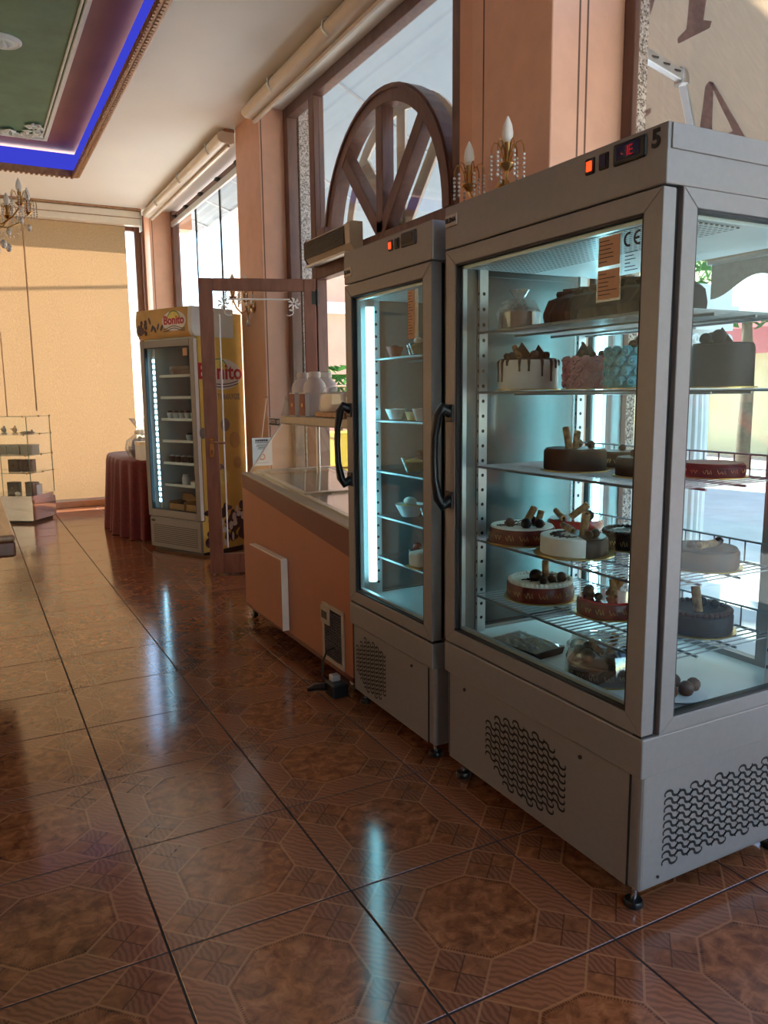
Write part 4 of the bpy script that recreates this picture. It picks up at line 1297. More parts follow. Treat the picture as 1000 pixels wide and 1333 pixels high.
part('foot_trim', MB().box(FX0 - 0.002, FX0 + 0.01, FY0, FY1, 0.068, 0.088), M['frz_band'], fz, label='dark red skirting strip')
rim = MB()
box_open(rim, lambda y: ztop(y) - 0.012, ztop, 0.085)
rm = part('top_rim', rim, M['frz_trim'], fz, bevel=0.004, label='champagne metal rim')
_iw = MB()
for _a in ((FX0 + 0.0625, FX0 + 0.075, FY0 + 0.0625, FY1 - 0.0625), (FX1 - 0.075, FX1 - 0.0625, FY0 + 0.0625, FY1 - 0.0625), (FX0 + 0.075, FX1 - 0.075, FY0 + 0.0625, FY0 + 0.075), (FX0 + 0.075, FX1 - 0.075, FY1 - 0.075, FY1 - 0.0625)):
    slab(_iw, *_a, lambda y: 0.36, lambda y: ztop(y) - 0.0125)
part('inner_wall', _iw, M['fridge_white'], fz)
part('inner_floor', MB().box(FX0 + 0.075, FX1 - 0.075, FY0 + 0.075, FY1 - 0.075, 0.34, 0.36), M['fridge_white'], fz)
for k, (ya, yb, dz) in enumerate(((FY0 + 0.05, FY0 + 0.75, 0.003), (FY0 + 0.68, FY1 - 0.05, 0.011))):
    lid = MB()
    slab(lid, FX0 + 0.075, FX1 - 0.075, ya, yb, lambda y: ztop(y) + dz, lambda y: ztop(y) + dz + 0.005)
    lo = part('lid_glass', lid, M['fglass'], fz)
    lf = MB()
    for a, b in ((ya, ya + 0.03), (yb - 0.03, yb)):
        slab(lf, FX0 + 0.07, FX1 - 0.07, a, b, lambda y: ztop(y) + dz - 0.001, lambda y: ztop(y) + dz + 0.0065)
    for a, b in ((FX0 + 0.07, FX0 + 0.095), (FX1 - 0.095, FX1 - 0.07)):
        slab(lf, a, b, ya + 0.03, yb - 0.03, lambda y: ztop(y) + dz - 0.001, lambda y: ztop(y) + dz + 0.0065)
    part('lid_frame', lf, M['alu'], lo, bevel=0.002)
# proud service panel, grille and thermostat
pn = MB().box(FX0 - 0.035, FX0 - 0.0005, 3.665, 4.15, 0.105, 0.468)
pa = part('service_panel', pn, M['frz'], fz, bevel=0.006, label='proud peach panel with cream edge')
part('panel_edge', MB().box(FX0 - 0.0365, FX0 - 0.001, 3.657, 3.664, 0.10, 0.472).box(FX0 - 0.0365, FX0 - 0.001, 3.665, 4.155, 0.469, 0.476), M['cream'], pa, bevel=0.002)
GY0, GY1, GZ0, GZ1 = 2.985, 3.215, 0.092, 0.36
gl = MB().box(FX0 - 0.008, FX0 - 0.0005, GY0, GY1, GZ0, GZ0 + 0.02).box(FX0 - 0.008, FX0 - 0.0005, GY0, GY1, GZ1 - 0.02, GZ1).box(FX0 - 0.008, FX0 - 0.0005, GY0, GY0 + 0.022, GZ0 + 0.02, GZ1 - 0.02).box(FX0 - 0.008, FX0 - 0.0005, GY1 - 0.022, GY1, GZ0 + 0.02, GZ1 - 0.02)
gr_ = part('grille', gl, M['frz_trim'], fz, bevel=0.002, label='cream framed grey ventilation grille')
part('grille_back', MB().box(FX0 - 0.002, FX0 - 0.0006, GY0 + 0.022, GY1 - 0.022, GZ0 + 0.02, GZ1 - 0.02), M['slot'], gr_)
sl = MB()
for k in range(17):
    z = GZ0 + 0.026 + k * 0.0128
    sl.box(FX0 - 0.0062, FX0 - 0.002, GY0 + 0.022, GY1 - 0.022, z, z + 0.006)
for k in range(8):
    y = GY0 + 0.03 + k * 0.0245
    sl.box(FX0 - 0.0066, FX0 - 0.0018, y, y + 0.004, GZ0 + 0.02, GZ1 - 0.02)
M['grille'] = mat('dusty_grey_grille', (88, 82, 80), 0.6, 0.1, 0.1, 40)
part('louvre', sl, M['grille'], gr_, stuff=True)
th = part('thermostat', MB().box(FX0 - 0.016, FX0 - 0.0065, 3.125, 3.215, 0.265, 0.345), M['frz_trim'], gr_, bevel=0.003)
part('thermostat_window', MB().box(FX0 - 0.018, FX0 - 0.0155, 3.145, 3.20, 0.29, 0.325), M['black'], th)
# castors
for cx_, cy_ in ((FX0 + 0.03, FY1 - 0.06), (FX1 - 0.08, FY1 - 0.06), (FX0 + 0.05, FY0 + 0.08), (FX1 - 0.08, FY0 + 0.08)):
    ca = part('castor', MB().cyl((cx_ - 0.013, cy_ + 0.01, 0.0415), (cx_ + 0.013, cy_ + 0.01, 0.0415), 0.041, 18), M['black'], fz, smooth=40, label='black castor wheel')
    part('castor_hub', MB().cyl((cx_ - 0.0165, cy_ + 0.01, 0.0415), (cx_ + 0.0165, cy_ + 0.01, 0.0415), 0.020, 14), M['alu'], ca, smooth=40)
    part('castor_fork', MB().box(cx_ - 0.022, cx_ - 0.017, cy_ - 0.02, cy_ + 0.03, 0.04, 0.084).box(cx_ + 0.017, cx_ + 0.022, cy_ - 0.02, cy_ + 0.03, 0.04, 0.084).box(cx_ - 0.022, cx_ + 0.022, cy_ - 0.02, cy_ + 0.03, 0.0835, 0.0845), M['steel'], ca)
# sneeze guard and shelf on it
SX0, SX1, SZ = 1.60, 1.88, 1.135
shelf_y0, shelf_y1 = 2.92, 4.27
part('guard_glass', MB().add([(1.425, 4.335, 0.862), (1.425, 2.93, 0.75), (1.605, 2.93, SZ), (1.605, 4.275, SZ), (1.431, 4.335, 0.862), (1.431, 2.93, 0.75), (1.611, 2.93, SZ), (1.611, 4.275, SZ)],
     [(0, 1, 2, 3), (7, 6, 5, 4), (0, 3, 7, 4), (1, 5, 6, 2)]), M['glass'], fz)
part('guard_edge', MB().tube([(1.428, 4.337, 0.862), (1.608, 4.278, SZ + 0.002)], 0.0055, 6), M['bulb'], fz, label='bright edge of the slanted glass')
sh = part('serving_shelf', MB().box(SX0, SX1, shelf_y0, shelf_y1, SZ, SZ + 0.045), M['frz_trim'], fz, bevel=0.006, label='grey-beige serving shelf')
for yy in (3.0, 4.2):
    part('shelf_post', MB().cyl((1.80, yy, ztop(yy)), (1.80, yy, SZ), 0.012, 10), M['alu'], sh, smooth=40)
# price tag at the shelf end
tg = root('price_tag', (1.61, 4.36, 1.14), 0, 'small black price tag with white letters clipped to the shelf end', 'tag')
part('plate', MB().box(1.600, 1.604, 4.285, 4.475, 1.118, 1.166), M['white_paper'], tg)
part('black_field', MB().box(1.598, 1.6005, 4.292, 4.468, 1.123, 1.161), M['ink'], tg)
text_part('lettering', 'ΠΑΓΩΤΑ  1.50', 0.030, M['white_paper'], tg, frame_mat((1.5975, 4.38, 1.142), (0, -1, 0), (0, 0, 1)), bold=0.0006, sx=0.9)
# paper notice fixed to the pillar
nt = root('paper_notice', (1.995, 5.79, 0.86), 0, 'white paper notice with a round orange stamp on the pillar behind the freezer', 'notice')
part('sheet', MB().box(1.925, 2.085, 5.775, 5.778, 0.757, 0.972), M['white_paper'], nt)
ln = MB()
rg = random.Random(5)
for q, (zz, hw, hh) in enumerate(((0.952, 0.052, 0.008), (0.935, 0.056, 0.003), (0.918, 0.04, 0.002), (0.908, 0.046, 0.002), (0.898, 0.03, 0.002), (0.888, 0.034, 0.002), (0.778, 0.05, 0.0015))):
    x = 2.003 - hw
    while x < 2.003 + hw:
        l = rg.uniform(0.006, 0.016)
        ln.box(x, min(x + l, 2.003 + hw), 5.7738, 5.7748, zz - hh, zz + hh); x += l + 0.003
part('print_lines', ln, M['gasket'], nt, stuff=True)
M['stamp'] = mat('orange_stamp', (206, 120, 80), 0.6, 0, 0.05, 20)
mr = MB()
for q in range(20):
    a0, a1 = 2 * PI * q / 20, 2 * PI * (q + 1) / 20
    mr.prism([(2.003 + 0.016 * math.cos(a0), 0.825 + 0.016 * math.sin(a0)), (2.003 + 0.026 * math.cos(a0), 0.825 + 0.026 * math.sin(a0)), (2.003 + 0.026 * math.cos(a1), 0.825 + 0.026 * math.sin(a1)), (2.003 + 0.016 * math.cos(a1), 0.825 + 0.016 * math.sin(a1))], 5.7738, 5.7748, 'xz')
part('stamp', mr, M['stamp'], nt)
part('hanging_string', MB().tube([(2.01, 5.79, 0.972), (2.06, 5.80, 1.27)], 0.003, 6), M['cream'], nt)
part('suction_cup', MB().lathe([(0.004, -0.008), (0.022, -0.004), (0.022, 0.002)], (2.058, 5.8, 1.285), 14), M['clear'], nt)

# jugs, boxes on the serving shelf
M['jug'] = mat('milky_plastic_jug', (225, 218, 216), 0.35, 0, 0.03, 12)
M['redbox'] = mat('dark_red_carton', (136, 52, 40), 0.5, 0, 0.05, 12)
M['gold'] = mat('gold_print', (222, 160, 90), 0.35, 0.5, 0.08, 20)
SH1 = SZ + 0.046
jb = [(0.058, 0.0), (0.064, 0.006), (0.064, 0.155), (0.056, 0.18), (0.033, 0.205), (0.030, 0.208), (0.030, 0.232), (0.026, 0.236)]
for k, (x, y, lab) in enumerate(((1.695, 4.155, 'leftmost white plastic jug on the serving shelf'), (1.80, 4.07, 'white plastic jug standing behind between two other jugs'), (1.695, 3.985, 'rightmost white plastic jug on the serving shelf, wrapped in film'))):
    j = root('plastic_jug', (x, y, SH1), 0, lab, 'jug', 'white jugs on the serving shelf')
    part('body', MB().lathe(jb, (x, y, SH1), 24), M['jug'], j, smooth=35)
    part('cap', MB().lathe([(0.033, 0.212), (0.034, 0.232), (0.030, 0.240)], (x, y, SH1 + 0.0005), 20), M['bulb'], j, smooth=35)
for k, (y, lab) in enumerate(((4.115, 'left dark red carton with a gold emblem in front of the jugs'), (3.965, 'right dark red carton with a gold emblem in front of the jugs'))):
    b_ = root('carton', (1.625, y, SH1), 0, lab, 'carton', 'dark red cartons on the serving shelf')
    part('box', MB().box(1.612, 1.634, y - 0.045, y + 0.045, SH1 + 0.0005, SH1 + 0.128), M['white_paper'], b_)
    part('front', MB().box(1.610, 1.6125, y - 0.037, y + 0.037, SH1 + 0.005, SH1 + 0.122), M['redbox'], b_)
    part('emblem', MB().lathe([(0.011, 0), (0.011, 0.001)], (1.6098, y, SH1 + 0.062), 14, m=Matrix.Rotation(-PI / 2, 4, 'Y')), M['gold'], b_)
pk = root('wrapped_package', (1.71, 3.66, SH1), 0, 'clear film wrapped package of white cups on the serving shelf', 'package')
part('cups', MB().box(1.64, 1.79, 3.50, 3.82, SH1 + 0.03, SH1 + 0.13), M['white_paper'], pk, bevel=0.015)
part('tray', MB().box(1.63, 1.80, 3.48, 3.84, SH1 + 0.0005, SH1 + 0.028), M['bronze'], pk, bevel=0.004)
wrp = MB()
rg = random.Random(8)
for k in range(7):
    for q in range(2):
        pass
wrp.lathe([(0.15, 0.028), (0.165, 0.07), (0.16, 0.12), (0.13, 0.155), (0.05, 0.165)], (1.715, 3.66, SH1), 18, sx=0.62, sy=1.25, wob=lambda a, z: 1 + 0.05 * math.sin(7 * a + 30 * z))
part('film', wrp, M['film'], pk, smooth=20)
cs = one('acrylic_card_stand', MB().prism([(-0.03, 0.0), (0.03, 0.0), (0.012, 0.11), (0.004, 0.11)], -0.025, 0.025, 'xz'), M['clear'], (1.632, 4.24, SH1 + 0.0005), 'small clear acrylic stand at the left end of the serving shelf', 'stand', rz=0.2)

# power adapter and cable on the floor
pw = root('extension_socket', (1.30, 3.00, 0.0), 0, 'black socket block with a looped cable on the floor by the freezer grille', 'socket')
part('block', MB().box(1.298, 1.372, 2.925, 3.015, 0.001, 0.060), M['black'], pw, bevel=0.006)
part('plug', MB().tube([(1.300, 3.00, 0.035), (1.265, 3.04, 0.026), (1.235, 3.06, 0.012)], [0.019, 0.016, 0.010], 10), M['black'], pw, smooth=40)
part('cable', MB().tube([(FX0 - 0.009, 3.08, 0.175), (1.345, 3.09, 0.165), (1.325, 3.10, 0.11), (1.322, 3.09, 0.05), (1.328, 3.05, 0.035), (1.335, 3.012, 0.045)], 0.005, 8), M['black'], pw, smooth=60)
part('grey_plug', MB().box(1.315, 1.355, 2.97, 3.01, 0.0605, 0.088), M['alu'], pw, bevel=0.005)

# ================================================================== OPEN GLASS DOOR (swung into the room)
M['etch'] = mat('white_etched_ornament', (236, 236, 234), 0.6, 0, 0.02, 20)
drx = math.atan2(0.265, -0.770)
dr = root('door_1', (2.262, 5.262, 0.0), drx, None, None, None, 'structure')
DW, DH = 0.812, 2.104
fr_ = MB()
fr_.box(0, 0.085, -0.022, 0.022, 0.012, DH).box(DW - 0.095, DW, -0.022, 0.022, 0.012, DH).box(0.085, DW - 0.095, -0.022, 0.022, DH - 0.085, DH).box(0.085, DW - 0.095, -0.022, 0.022, 0.012, 0.155)
part('door_frame', fr_, M['dframe'], dr, local=True, bevel=0.004)
part('pane', MB().box(0.085, DW - 0.095, -0.003, 0.003, 0.155, DH - 0.085), M['glass'], dr, local=True)
hdl = MB().tube([(DW - 0.045, 0.022, 0.97), (DW - 0.045, 0.06, 0.97), (DW - 0.06, 0.066, 0.97), (DW - 0.15, 0.066, 0.965)], [0.010, 0.010, 0.0095, 0.008], 10)
part('handle', hdl, M['bronze'], dr, local=True, smooth=50, label='bronze lever handle')
part('key_plate', MB().box(DW - 0.06, DW - 0.03, 0.022, 0.026, 0.86, 1.0), M['brass'], dr, local=True, bevel=0.003)
part('keyhole', MB().cyl((DW - 0.045, 0.0262, 0.905), (DW - 0.045, 0.0275, 0.905), 0.006, 10).box(DW - 0.048, DW - 0.042, 0.0262, 0.0275, 0.885, 0.905), M['black'], dr, local=True)
for z in (0.3, 1.1, 1.92):
    part('hinge', MB().cyl((-0.008, 0.022, z), (-0.008, 0.022, z + 0.11), 0.011, 10).box(-0.02, 0.03, 0.0215, 0.0245, z + 0.01, z + 0.1), M['black'], dr, local=True)
et = MB()
yq = 0.0045
xa, xb_ = 0.125, DW - 0.135
et.tube([(xa + 0.06, yq, 1.965), (xb_ - 0.06, yq, 1.965)], 0.006, 5)
et.tube([(xb_ - 0.0, yq, 1.86), (xb_ + 0.005, yq, 0.20)], 0.006, 5)
for cx_, sg in ((xa + 0.02, 1), (xb_ - 0.02, -1)):
    for k in range(7):
        a = k * 2 * PI / 7 + 0.3
        rr = 0.045
        et.tube([(cx_ + sg * 0.01 + 0.008 * math.cos(a), yq, 1.935 + 0.008 * math.sin(a)), (cx_ + sg * 0.01 + rr * 0.7 * math.cos(a + 0.3), yq, 1.935 + rr * 0.7 * math.sin(a + 0.3)), (cx_ + sg * 0.01 + rr * math.cos(a), yq, 1.935 + rr * math.sin(a))], [0.004, 0.009, 0.003], 5)
    pp = [(cx_ + sg * (0.02 + 0.03 * q / 10 + 0.02 * math.sin(q * 0.9)), yq, 1.90 - 0.05 * q / 10 - 0.012 * math.cos(q * 0.9)) for q in range(11)]
    et.tube(pp, 0.004, 5)
part('etched_ornament', et, M['etch'], dr, local=True, smooth=40, label='white etched corner flourishes and lines')

# ================================================================== AIR CURTAIN OVER THE DOORWAY
M['acbody'] = mat('beige_unit_casing', (196, 178, 152), 0.4, 0.1, 0.03, 10)
M['acdark'] = mat('brown_grey_louvre', (98, 84, 76), 0.45, 0.1, 0.05, 20)
ac = root('air_curtain', (2.22, 4.9, 2.18), 0, 'beige ribbed air curtain unit mounted above the entrance door', 'air curtain')
ay0, ay1 = 4.50, 5.22
pf = [(2.262, 2.185), (2.262, 2.35), (2.185, 2.35), (2.172, 2.335), (2.176, 2.225), (2.205, 2.185)]
part('casing', MB().prism(pf, ay0 + 0.072, ay1, 'xz'), M['acbody'], ac)
pf2 = [(2.262, 2.18), (2.262, 2.355), (2.182, 2.355), (2.166, 2.338), (2.170, 2.222), (2.202, 2.18)]
part('end_cap', MB().prism(pf2, ay0, ay0 + 0.0715, 'xz'), M['acbody'], ac, bevel=0.003)
part('end_cap', MB().prism(pf2, ay1 + 0.0005, ay1 + 0.012, 'xz'), M['acdark'], ac)
part('grille_back', MB().box(2.1705, 2.1735, ay0 + 0.073, ay1 - 0.001, 2.226, 2.334), M['slot'], ac)
for k in range(10):
    z = 2.226 + k * 0.0112
    part('slat', MB().box(2.160, 2.1715, ay0 + 0.073, ay1 - 0.001, z, z + 0.0055), M['acdark'], ac)
part('outlet_lip', MB().box(2.17, 2.21, ay0 + 0.072, ay1, 2.170, 2.1845), M['alu'], ac)
part('terminal_box', MB().box(2.20, 2.26, 4.95, 5.08, 2.3505, 2.40), M['wframe'], ac, bevel=0.004)

# ================================================================== SCONCES AND CHANDELIER
def candle_arm(par, base, tip, beads=True, seed=0, sub=True):
    # curved brass arm from base to under the candle at tip (x,y,z of the cup)
    b0, t0 = Vector(base), Vector(tip)
    mid = (b0 + t0) / 2
    dn = Vector((0, 0, -0.09))
    am_ = MB().tube([b0, b0.lerp(t0, 0.3) + dn * 0.7, mid + dn, b0.lerp(t0, 0.8) + dn * 0.75, t0 + Vector((0, 0, -0.02)), t0], 0.006, 7)
    a = part('arm', am_, M['brass'], par, smooth=60)
    cup = MB().lathe([(0.012, -0.02), (0.032, 0.0), (0.034, 0.006), (0.014, 0.008), (0.013, 0.085), (0.011, 0.085)], t0, 14)
    part('candle_cup', cup, M['brass'], a, smooth=40)
    blb = MB().lathe([(0.011, 0.0855), (0.020, 0.10), (0.0225, 0.12), (0.018, 0.148), (0.008, 0.172), (0.002, 0.183)], t0, 14)
    part('bulb', blb, M['bulb'], a, smooth=60, label='frosted candle bulb')
    loops = MB(); bd = MB()
    for k in range(6):
        an = k * PI / 3 + seed
        dx, dy = math.cos(an), math.sin(an)
        P_ = lambda r, z: (t0.x + dx * r, t0.y + dy * r, t0.z + z)
        loops.tube([P_(0.012, 0.0), P_(0.02, 0.05), P_(0.035, 0.085), P_(0.052, 0.09), P_(0.062, 0.07), P_(0.064, 0.045)], 0.0026, 5)
        for q in range(6):
            bd.ball(P_(0.064, 0.038 - q * 0.0165), 0.0068, 6, 4)
    part('wire_loops', loops, M['brass'], a, stuff=True, smooth=60)
    part('crystal_beads', bd, M['bead'], a, stuff=True, smooth=60)
    return a
M['bead'] = mat('cut_glass_beads', (205, 200, 198), 0.12, 0.35, 0.2, 60)
def sconce(x, y, z, tips, label):
    s_ = root('wall_sconce', (x, y, z), 0, label, 'lamp')
    part('back_plate', MB().lathe([(0.055, 0), (0.05, 0.012), (0.02, 0.02), (0.015, 0.035)], (x, y, z), 18, m=Matrix.Rotation(-PI / 2, 4, 'Y')), M['brass'], s_, smooth=40)
    for k, tp in enumerate(tips):
        candle_arm(s_, (x - 0.03, y, z), tp, seed=0.3 + k)
    dr_ = MB().tube([(x - 0.04, y, z - 0.01), (x - 0.05, y, z - 0.06), (x - 0.05, y, z - 0.11)], [0.006, 0.01, 0.004], 7)
    dr_.ball((x - 0.05, y, z - 0.135), 0.018, 8, 6, 1.3)
    part('pendant_drop', dr_, M['bead'], s_, smooth=50)
    return s_
sconce(XP - 0.001, 2.80, 2.13, ((1.955, 2.62, 2.180), (1.975, 2.915, 2.170)), 'brass wall sconce with two candle bulbs and glass beads above the large fridge')
sconce(XP - 0.001, 6.05, 1.99, ((1.965, 6.25, 2.075), (1.965, 5.93, 2.02)), 'brass wall sconce on the pillar behind the open glass door')
# chandelier, hung from the ceiling; only its right-hand arms are in view
hx, hy, hz = 0.20, 6.9, 2.66
chd = root('chandelier', (hx, hy, 3.6), 0, 'brass crystal chandelier hanging below the blue-lit ceiling recess at the left', 'chandelier')
part('chain', MB().cyl((hx, hy, hz + 0.25), (hx, hy, 3.598), 0.008, 8), M['brass'], chd, smooth=40)
part('stem', MB().lathe([(0.01, -0.22), (0.035, -0.19), (0.02, -0.15), (0.05, -0.08), (0.06, -0.02), (0.03, 0.04), (0.02, 0.12), (0.035, 0.18), (0.012, 0.26)], (hx, hy, hz), 18), M['brass'], chd, smooth=40)
for k in range(8):
    an = k * PI / 4 + 0.12
    tp = (hx + 0.36 * math.cos(an), hy + 0.36 * math.sin(an), hz + 0.075)
    a = candle_arm(chd, (hx + 0.04 * math.cos(an), hy + 0.04 * math.sin(an), hz - 0.02), tp, seed=an)
    dp_ = MB()
    pp = [(hx + (0.36 - 0.3 * q / 10) * math.cos(an), hy + (0.36 - 0.3 * q / 10) * math.sin(an), hz + 0.03 - 0.16 * math.sin(PI * q / 10)) for q in range(11)]
    for p in pp: dp_.ball(p, 0.007, 6, 4)
    dp_.ball((tp[0], tp[1], tp[2] - 0.12), 0.02, 8, 6, 1.3)
    dp_.ball((hx + 0.2 * math.cos(an), hy + 0.2 * math.sin(an), hz - 0.21), 0.024, 8, 6, 1.4)
    part('crystal_chain', dp_, M['bead'], a, stuff=True, smooth=60)
#PART5
# ================================================================== ICE-CREAM FREEZER WITH A YELLOW SIDE
M['ylabel'] = mat('yellow_side_decal', (232, 196, 96), 0.4, 0, 0.05, 4)
M['yhead'] = mat('golden_header_decal', (206, 164, 96), 0.4, 0, 0.07, 6)
M['logo_white'] = mat('logo_white', (236, 230, 226), 0.45, 0, 0.02, 20)
M['logo_red'] = mat('logo_red', (186, 32, 48), 0.45, 0, 0.04, 20)
M['logo_green'] = mat('logo_green', (96, 150, 78), 0.45, 0, 0.04, 20)
M['logo_yel'] = mat('logo_yellow', (238, 222, 120), 0.45, 0, 0.04, 20)
M['logo_dark'] = mat('logo_dark_blue', (52, 58, 82), 0.45, 0, 0.04, 20)
M['berry'] = mat('printed_dark_berries', (66, 34, 44), 0.45, 0, 0.25, 30)
M['bean'] = mat('printed_grey_bean', (140, 128, 120), 0.5, 0, 0.15, 14)
Lp, Rp = Vector((1.32, 6.79)), Vector((1.61, 6.19))
BW = (Rp - Lp).length; BD = 0.52
brz = math.atan2((Rp - Lp).y, (Rp - Lp).x)
bf = root('ice_cream_freezer', (Lp.x, Lp.y, 0), brz, 'tall upright freezer with yellow side and golden header beside the red-draped table', 'freezer')
def lp(name, mb, m, parent=bf, **k):
    return part(name, mb, m, parent, local=True, **k)
lp('base', MB().box(0.005, BW - 0.005, 0.012, BD, 0.025, 0.285), M['fridge'], bevel=0.004)
gp = lp('grille_panel', MB().box(0.012, BW - 0.012, 0.003, 0.0115, 0.04, 0.275), M['fridge'], bevel=0.002)
gs = None
for k in range(10):
    z = 0.065 + k * 0.0165
    lp('louvre', MB().box(0.055, BW - 0.05, 0.0005, 0.0035, z, z + 0.007), M['grille'], gp)
lp('switch_plate', MB().box(0.03, 0.075, 0.0, 0.0035, 0.243, 0.262), M['black'], gp, bevel=0.002)
lp('skid', MB().box(0.03, BW - 0.03, 0.04, BD - 0.04, 0.0005, 0.0245), M['black'])
# cabinet: yellow sides, back, top
sd = lp('side_wall', MB().box(BW - 0.03, BW, 0.045, BD, 0.2855, 1.96), M['ylabel'], label='yellow printed side wall')
lp('lower_side', MB().box(BW - 0.0045, BW + 0.0005, 0.02, BD, 0.03, 0.2853), M['ylabel'], bevel=0.0)
lp('side_wall', MB().box(0, 0.03, 0.045, BD, 0.2855, 1.96), M['ylabel'])
lp('liner', MB().box(0.0305, 0.036, 0.046, BD - 0.026, 0.326, 1.699), M['fridge_white'])
lp('liner', MB().box(BW - 0.036, BW - 0.0305, 0.046, BD - 0.026, 0.326, 1.699), M['fridge_white'])
lp('back_wall', MB().box(0.03, BW - 0.03, BD - 0.025, BD, 0.2855, 1.96), M['fridge_white'])
lp('inner_floor', MB().box(0.03, BW - 0.03, 0.045, BD - 0.025, 0.2855, 0.325), M['fridge_white'])
lp('inner_ceiling', MB().box(0.03, BW - 0.03, 0.045, BD - 0.025, 1.70, 1.96), M['fridge_white'])
# door
dz0, dz1 = 0.292, 1.745
dd = MB()
dd.box(0.002, 0.05, 0, 0.04, dz0, dz1).box(BW - 0.05, BW - 0.002, 0, 0.04, dz0, dz1).box(0.05, BW - 0.05, 0, 0.04, dz0, dz0 + 0.06).box(0.05, BW - 0.05, 0, 0.04, dz1 - 0.055, dz1)
bd_ = lp('door', dd, M['fridge'], bevel=0.003)
lp('door_edge', MB().box(BW - 0.0015, BW + 0.001, 0.004, 0.036, dz0 + 0.002, dz1 - 0.002), M['bulb'], bd_, label='bright white door edge')
lp('pane', MB().box(0.05, BW - 0.05, 0.012, 0.016, dz0 + 0.06, dz1 - 0.055), M['fglass'], bd_)
lp('glazing_seal', MB().box(0.049, 0.056, 0.003, 0.03, dz0 + 0.06, dz1 - 0.055).box(BW - 0.056, BW - 0.049, 0.003, 0.03, dz0 + 0.06, dz1 - 0.055).box(0.05, BW - 0.05, 0.003, 0.03, dz0 + 0.059, dz0 + 0.065).box(0.05, BW - 0.05, 0.003, 0.03, dz1 - 0.06, dz1 - 0.054), M['gasket'], bd_)
lp('hinge_pin', MB().box(BW - 0.04, BW - 0.004, 0.01, 0.04, 0.2853, 0.2918), M['black'], bd_)
lp('sticker', MB().box(BW - 0.14, BW - 0.085, 0.0105, 0.012, dz1 - 0.13, dz1 - 0.07), M['label_paper'], bd_)
# lights
lp('light_bar', MB().box(0.085, 0.125, 0.055, 0.062, 0.345, 1.68), M['alu'])
lb = lp('light_cover', MB().box(0.086, 0.124, 0.0505, 0.0548, 0.40, 1.62), M['fridge_white'])
for k in range(26):
    z = 0.41 + k * 0.0465
    lp('led', MB().box(0.092, 0.118, 0.0475, 0.0504, z, z + 0.026), M['led'], lb, label=None)
BSH = (1.465, 1.29, 1.11, 0.93, 0.745, 0.56)
for z in BSH:
    m_ = MB().box(0.135, BW - 0.04, 0.085, BD - 0.03, z - 0.006, z)
    lp('shelf', m_, M['wire'])
    lp('shelf_rail', MB().box(0.135, BW - 0.04, 0.078, 0.0845, z - 0.016, z + 0.006), M['bulb'], label='white shelf rail')
# curved header
hp = [(BD - 0.1, 1.965), (0.0, 1.762), (-0.035, 1.80), (-0.045, 1.86), (-0.038, 1.93), (-0.015, 1.985), (BD - 0.1, 1.985)]
hp = [(BD - 0.1, 1.7615), (0.012, 1.7615), (-0.012, 1.80), (-0.018, 1.86), (-0.016, 1.92), (-0.008, 1.99), (BD - 0.1, 1.99)]
hdp = MB()
hdp.prism([(y, z) for y, z in hp][::-1], -0.012, BW - 0.03, 'yz')
hd_ = lp('header', hdp, M['yhead'], smooth=30, label='golden printed header')
lp('header_cap', MB().prism([(y, z) for y, z in hp][::-1], BW - 0.0295, BW + 0.012, 'yz'), M['fridge_white'], hd_)
def ell(mb, cx_, cz_, rx, rz_, fixed, axis, n=22, d=0.0012, a0=0.0, a1=2 * PI):
    pts = [(cx_ + rx * math.cos(a0 + (a1 - a0) * k / n), cz_ + rz_ * math.sin(a0 + (a1 - a0) * k / n)) for k in range(n)]
    if axis == 'x':
        return mb.prism(pts, fixed - d / 2, fixed + d / 2, 'yz')
    return mb.prism(pts, fixed - d / 2, fixed + d / 2, 'xz')
def arc2(mb, pts, th, fixed, axis, d=0.0012):
    for (a, b), (a2, b2) in zip(pts, pts[1:]):
        l = math.hypot(a2 - a, b2 - b); nx, nz = -(b2 - b) / l * th / 2, (a2 - a) / l * th / 2
        q = [(a - nx, b - nz), (a2 - nx, b2 - nz), (a2 + nx, b2 + nz), (a + nx, b + nz)]
        mb.prism(q, fixed - d / 2, fixed + d / 2, 'yz' if axis == 'x' else 'xz')
    return mb
yf = -0.0195
lp('logo_field', ell(MB(), 0.475, 1.885, 0.145, 0.078, yf, 'y'), M['logo_white'], hd_)
lp('logo_arc', arc2(MB(), [(0.475 + 0.075 * math.cos(t), 1.90 + 0.062 * math.sin(t)) for t in [PI * k / 12 for k in range(13)]], 0.008, yf - 0.001, 'y'), M['logo_green'], hd_)
lp('logo_sun', ell(MB(), 0.475, 1.90, 0.070, 0.058, yf - 0.0004, 'y', a1=PI), M['logo_yel'], hd_)
text_part('lettering', 'Bonito', 0.092, M['logo_red'], hd_, frame_mat((0.475, yf - 0.0022, 1.89), (1, 0, 0), (0, 0, 1)), local=True, bold=0.003)
for k, zz in enumerate((1.835, 1.818)):
    lp('logo_wave', arc2(MB(), [(0.345 + 0.26 * q / 12, zz + 0.012 * math.sin(q * 0.55 - 1.6)) for q in range(13)], 0.006, yf - 0.001 - 0.0005 * k, 'y'), M['logo_dark'], hd_)
br = MB()
rg = random.Random(4)
for k in range(26):
    ell(br, 0.07 + rg.uniform(-0.045, 0.06), 1.845 + rg.uniform(-0.05, 0.05), rg.uniform(0.010, 0.02), rg.uniform(0.012, 0.022), yf - 0.0003 * (k % 5), 'y', 9)
lp('printed_berries', br, M['berry'], hd_, stuff=True)
bn = MB()
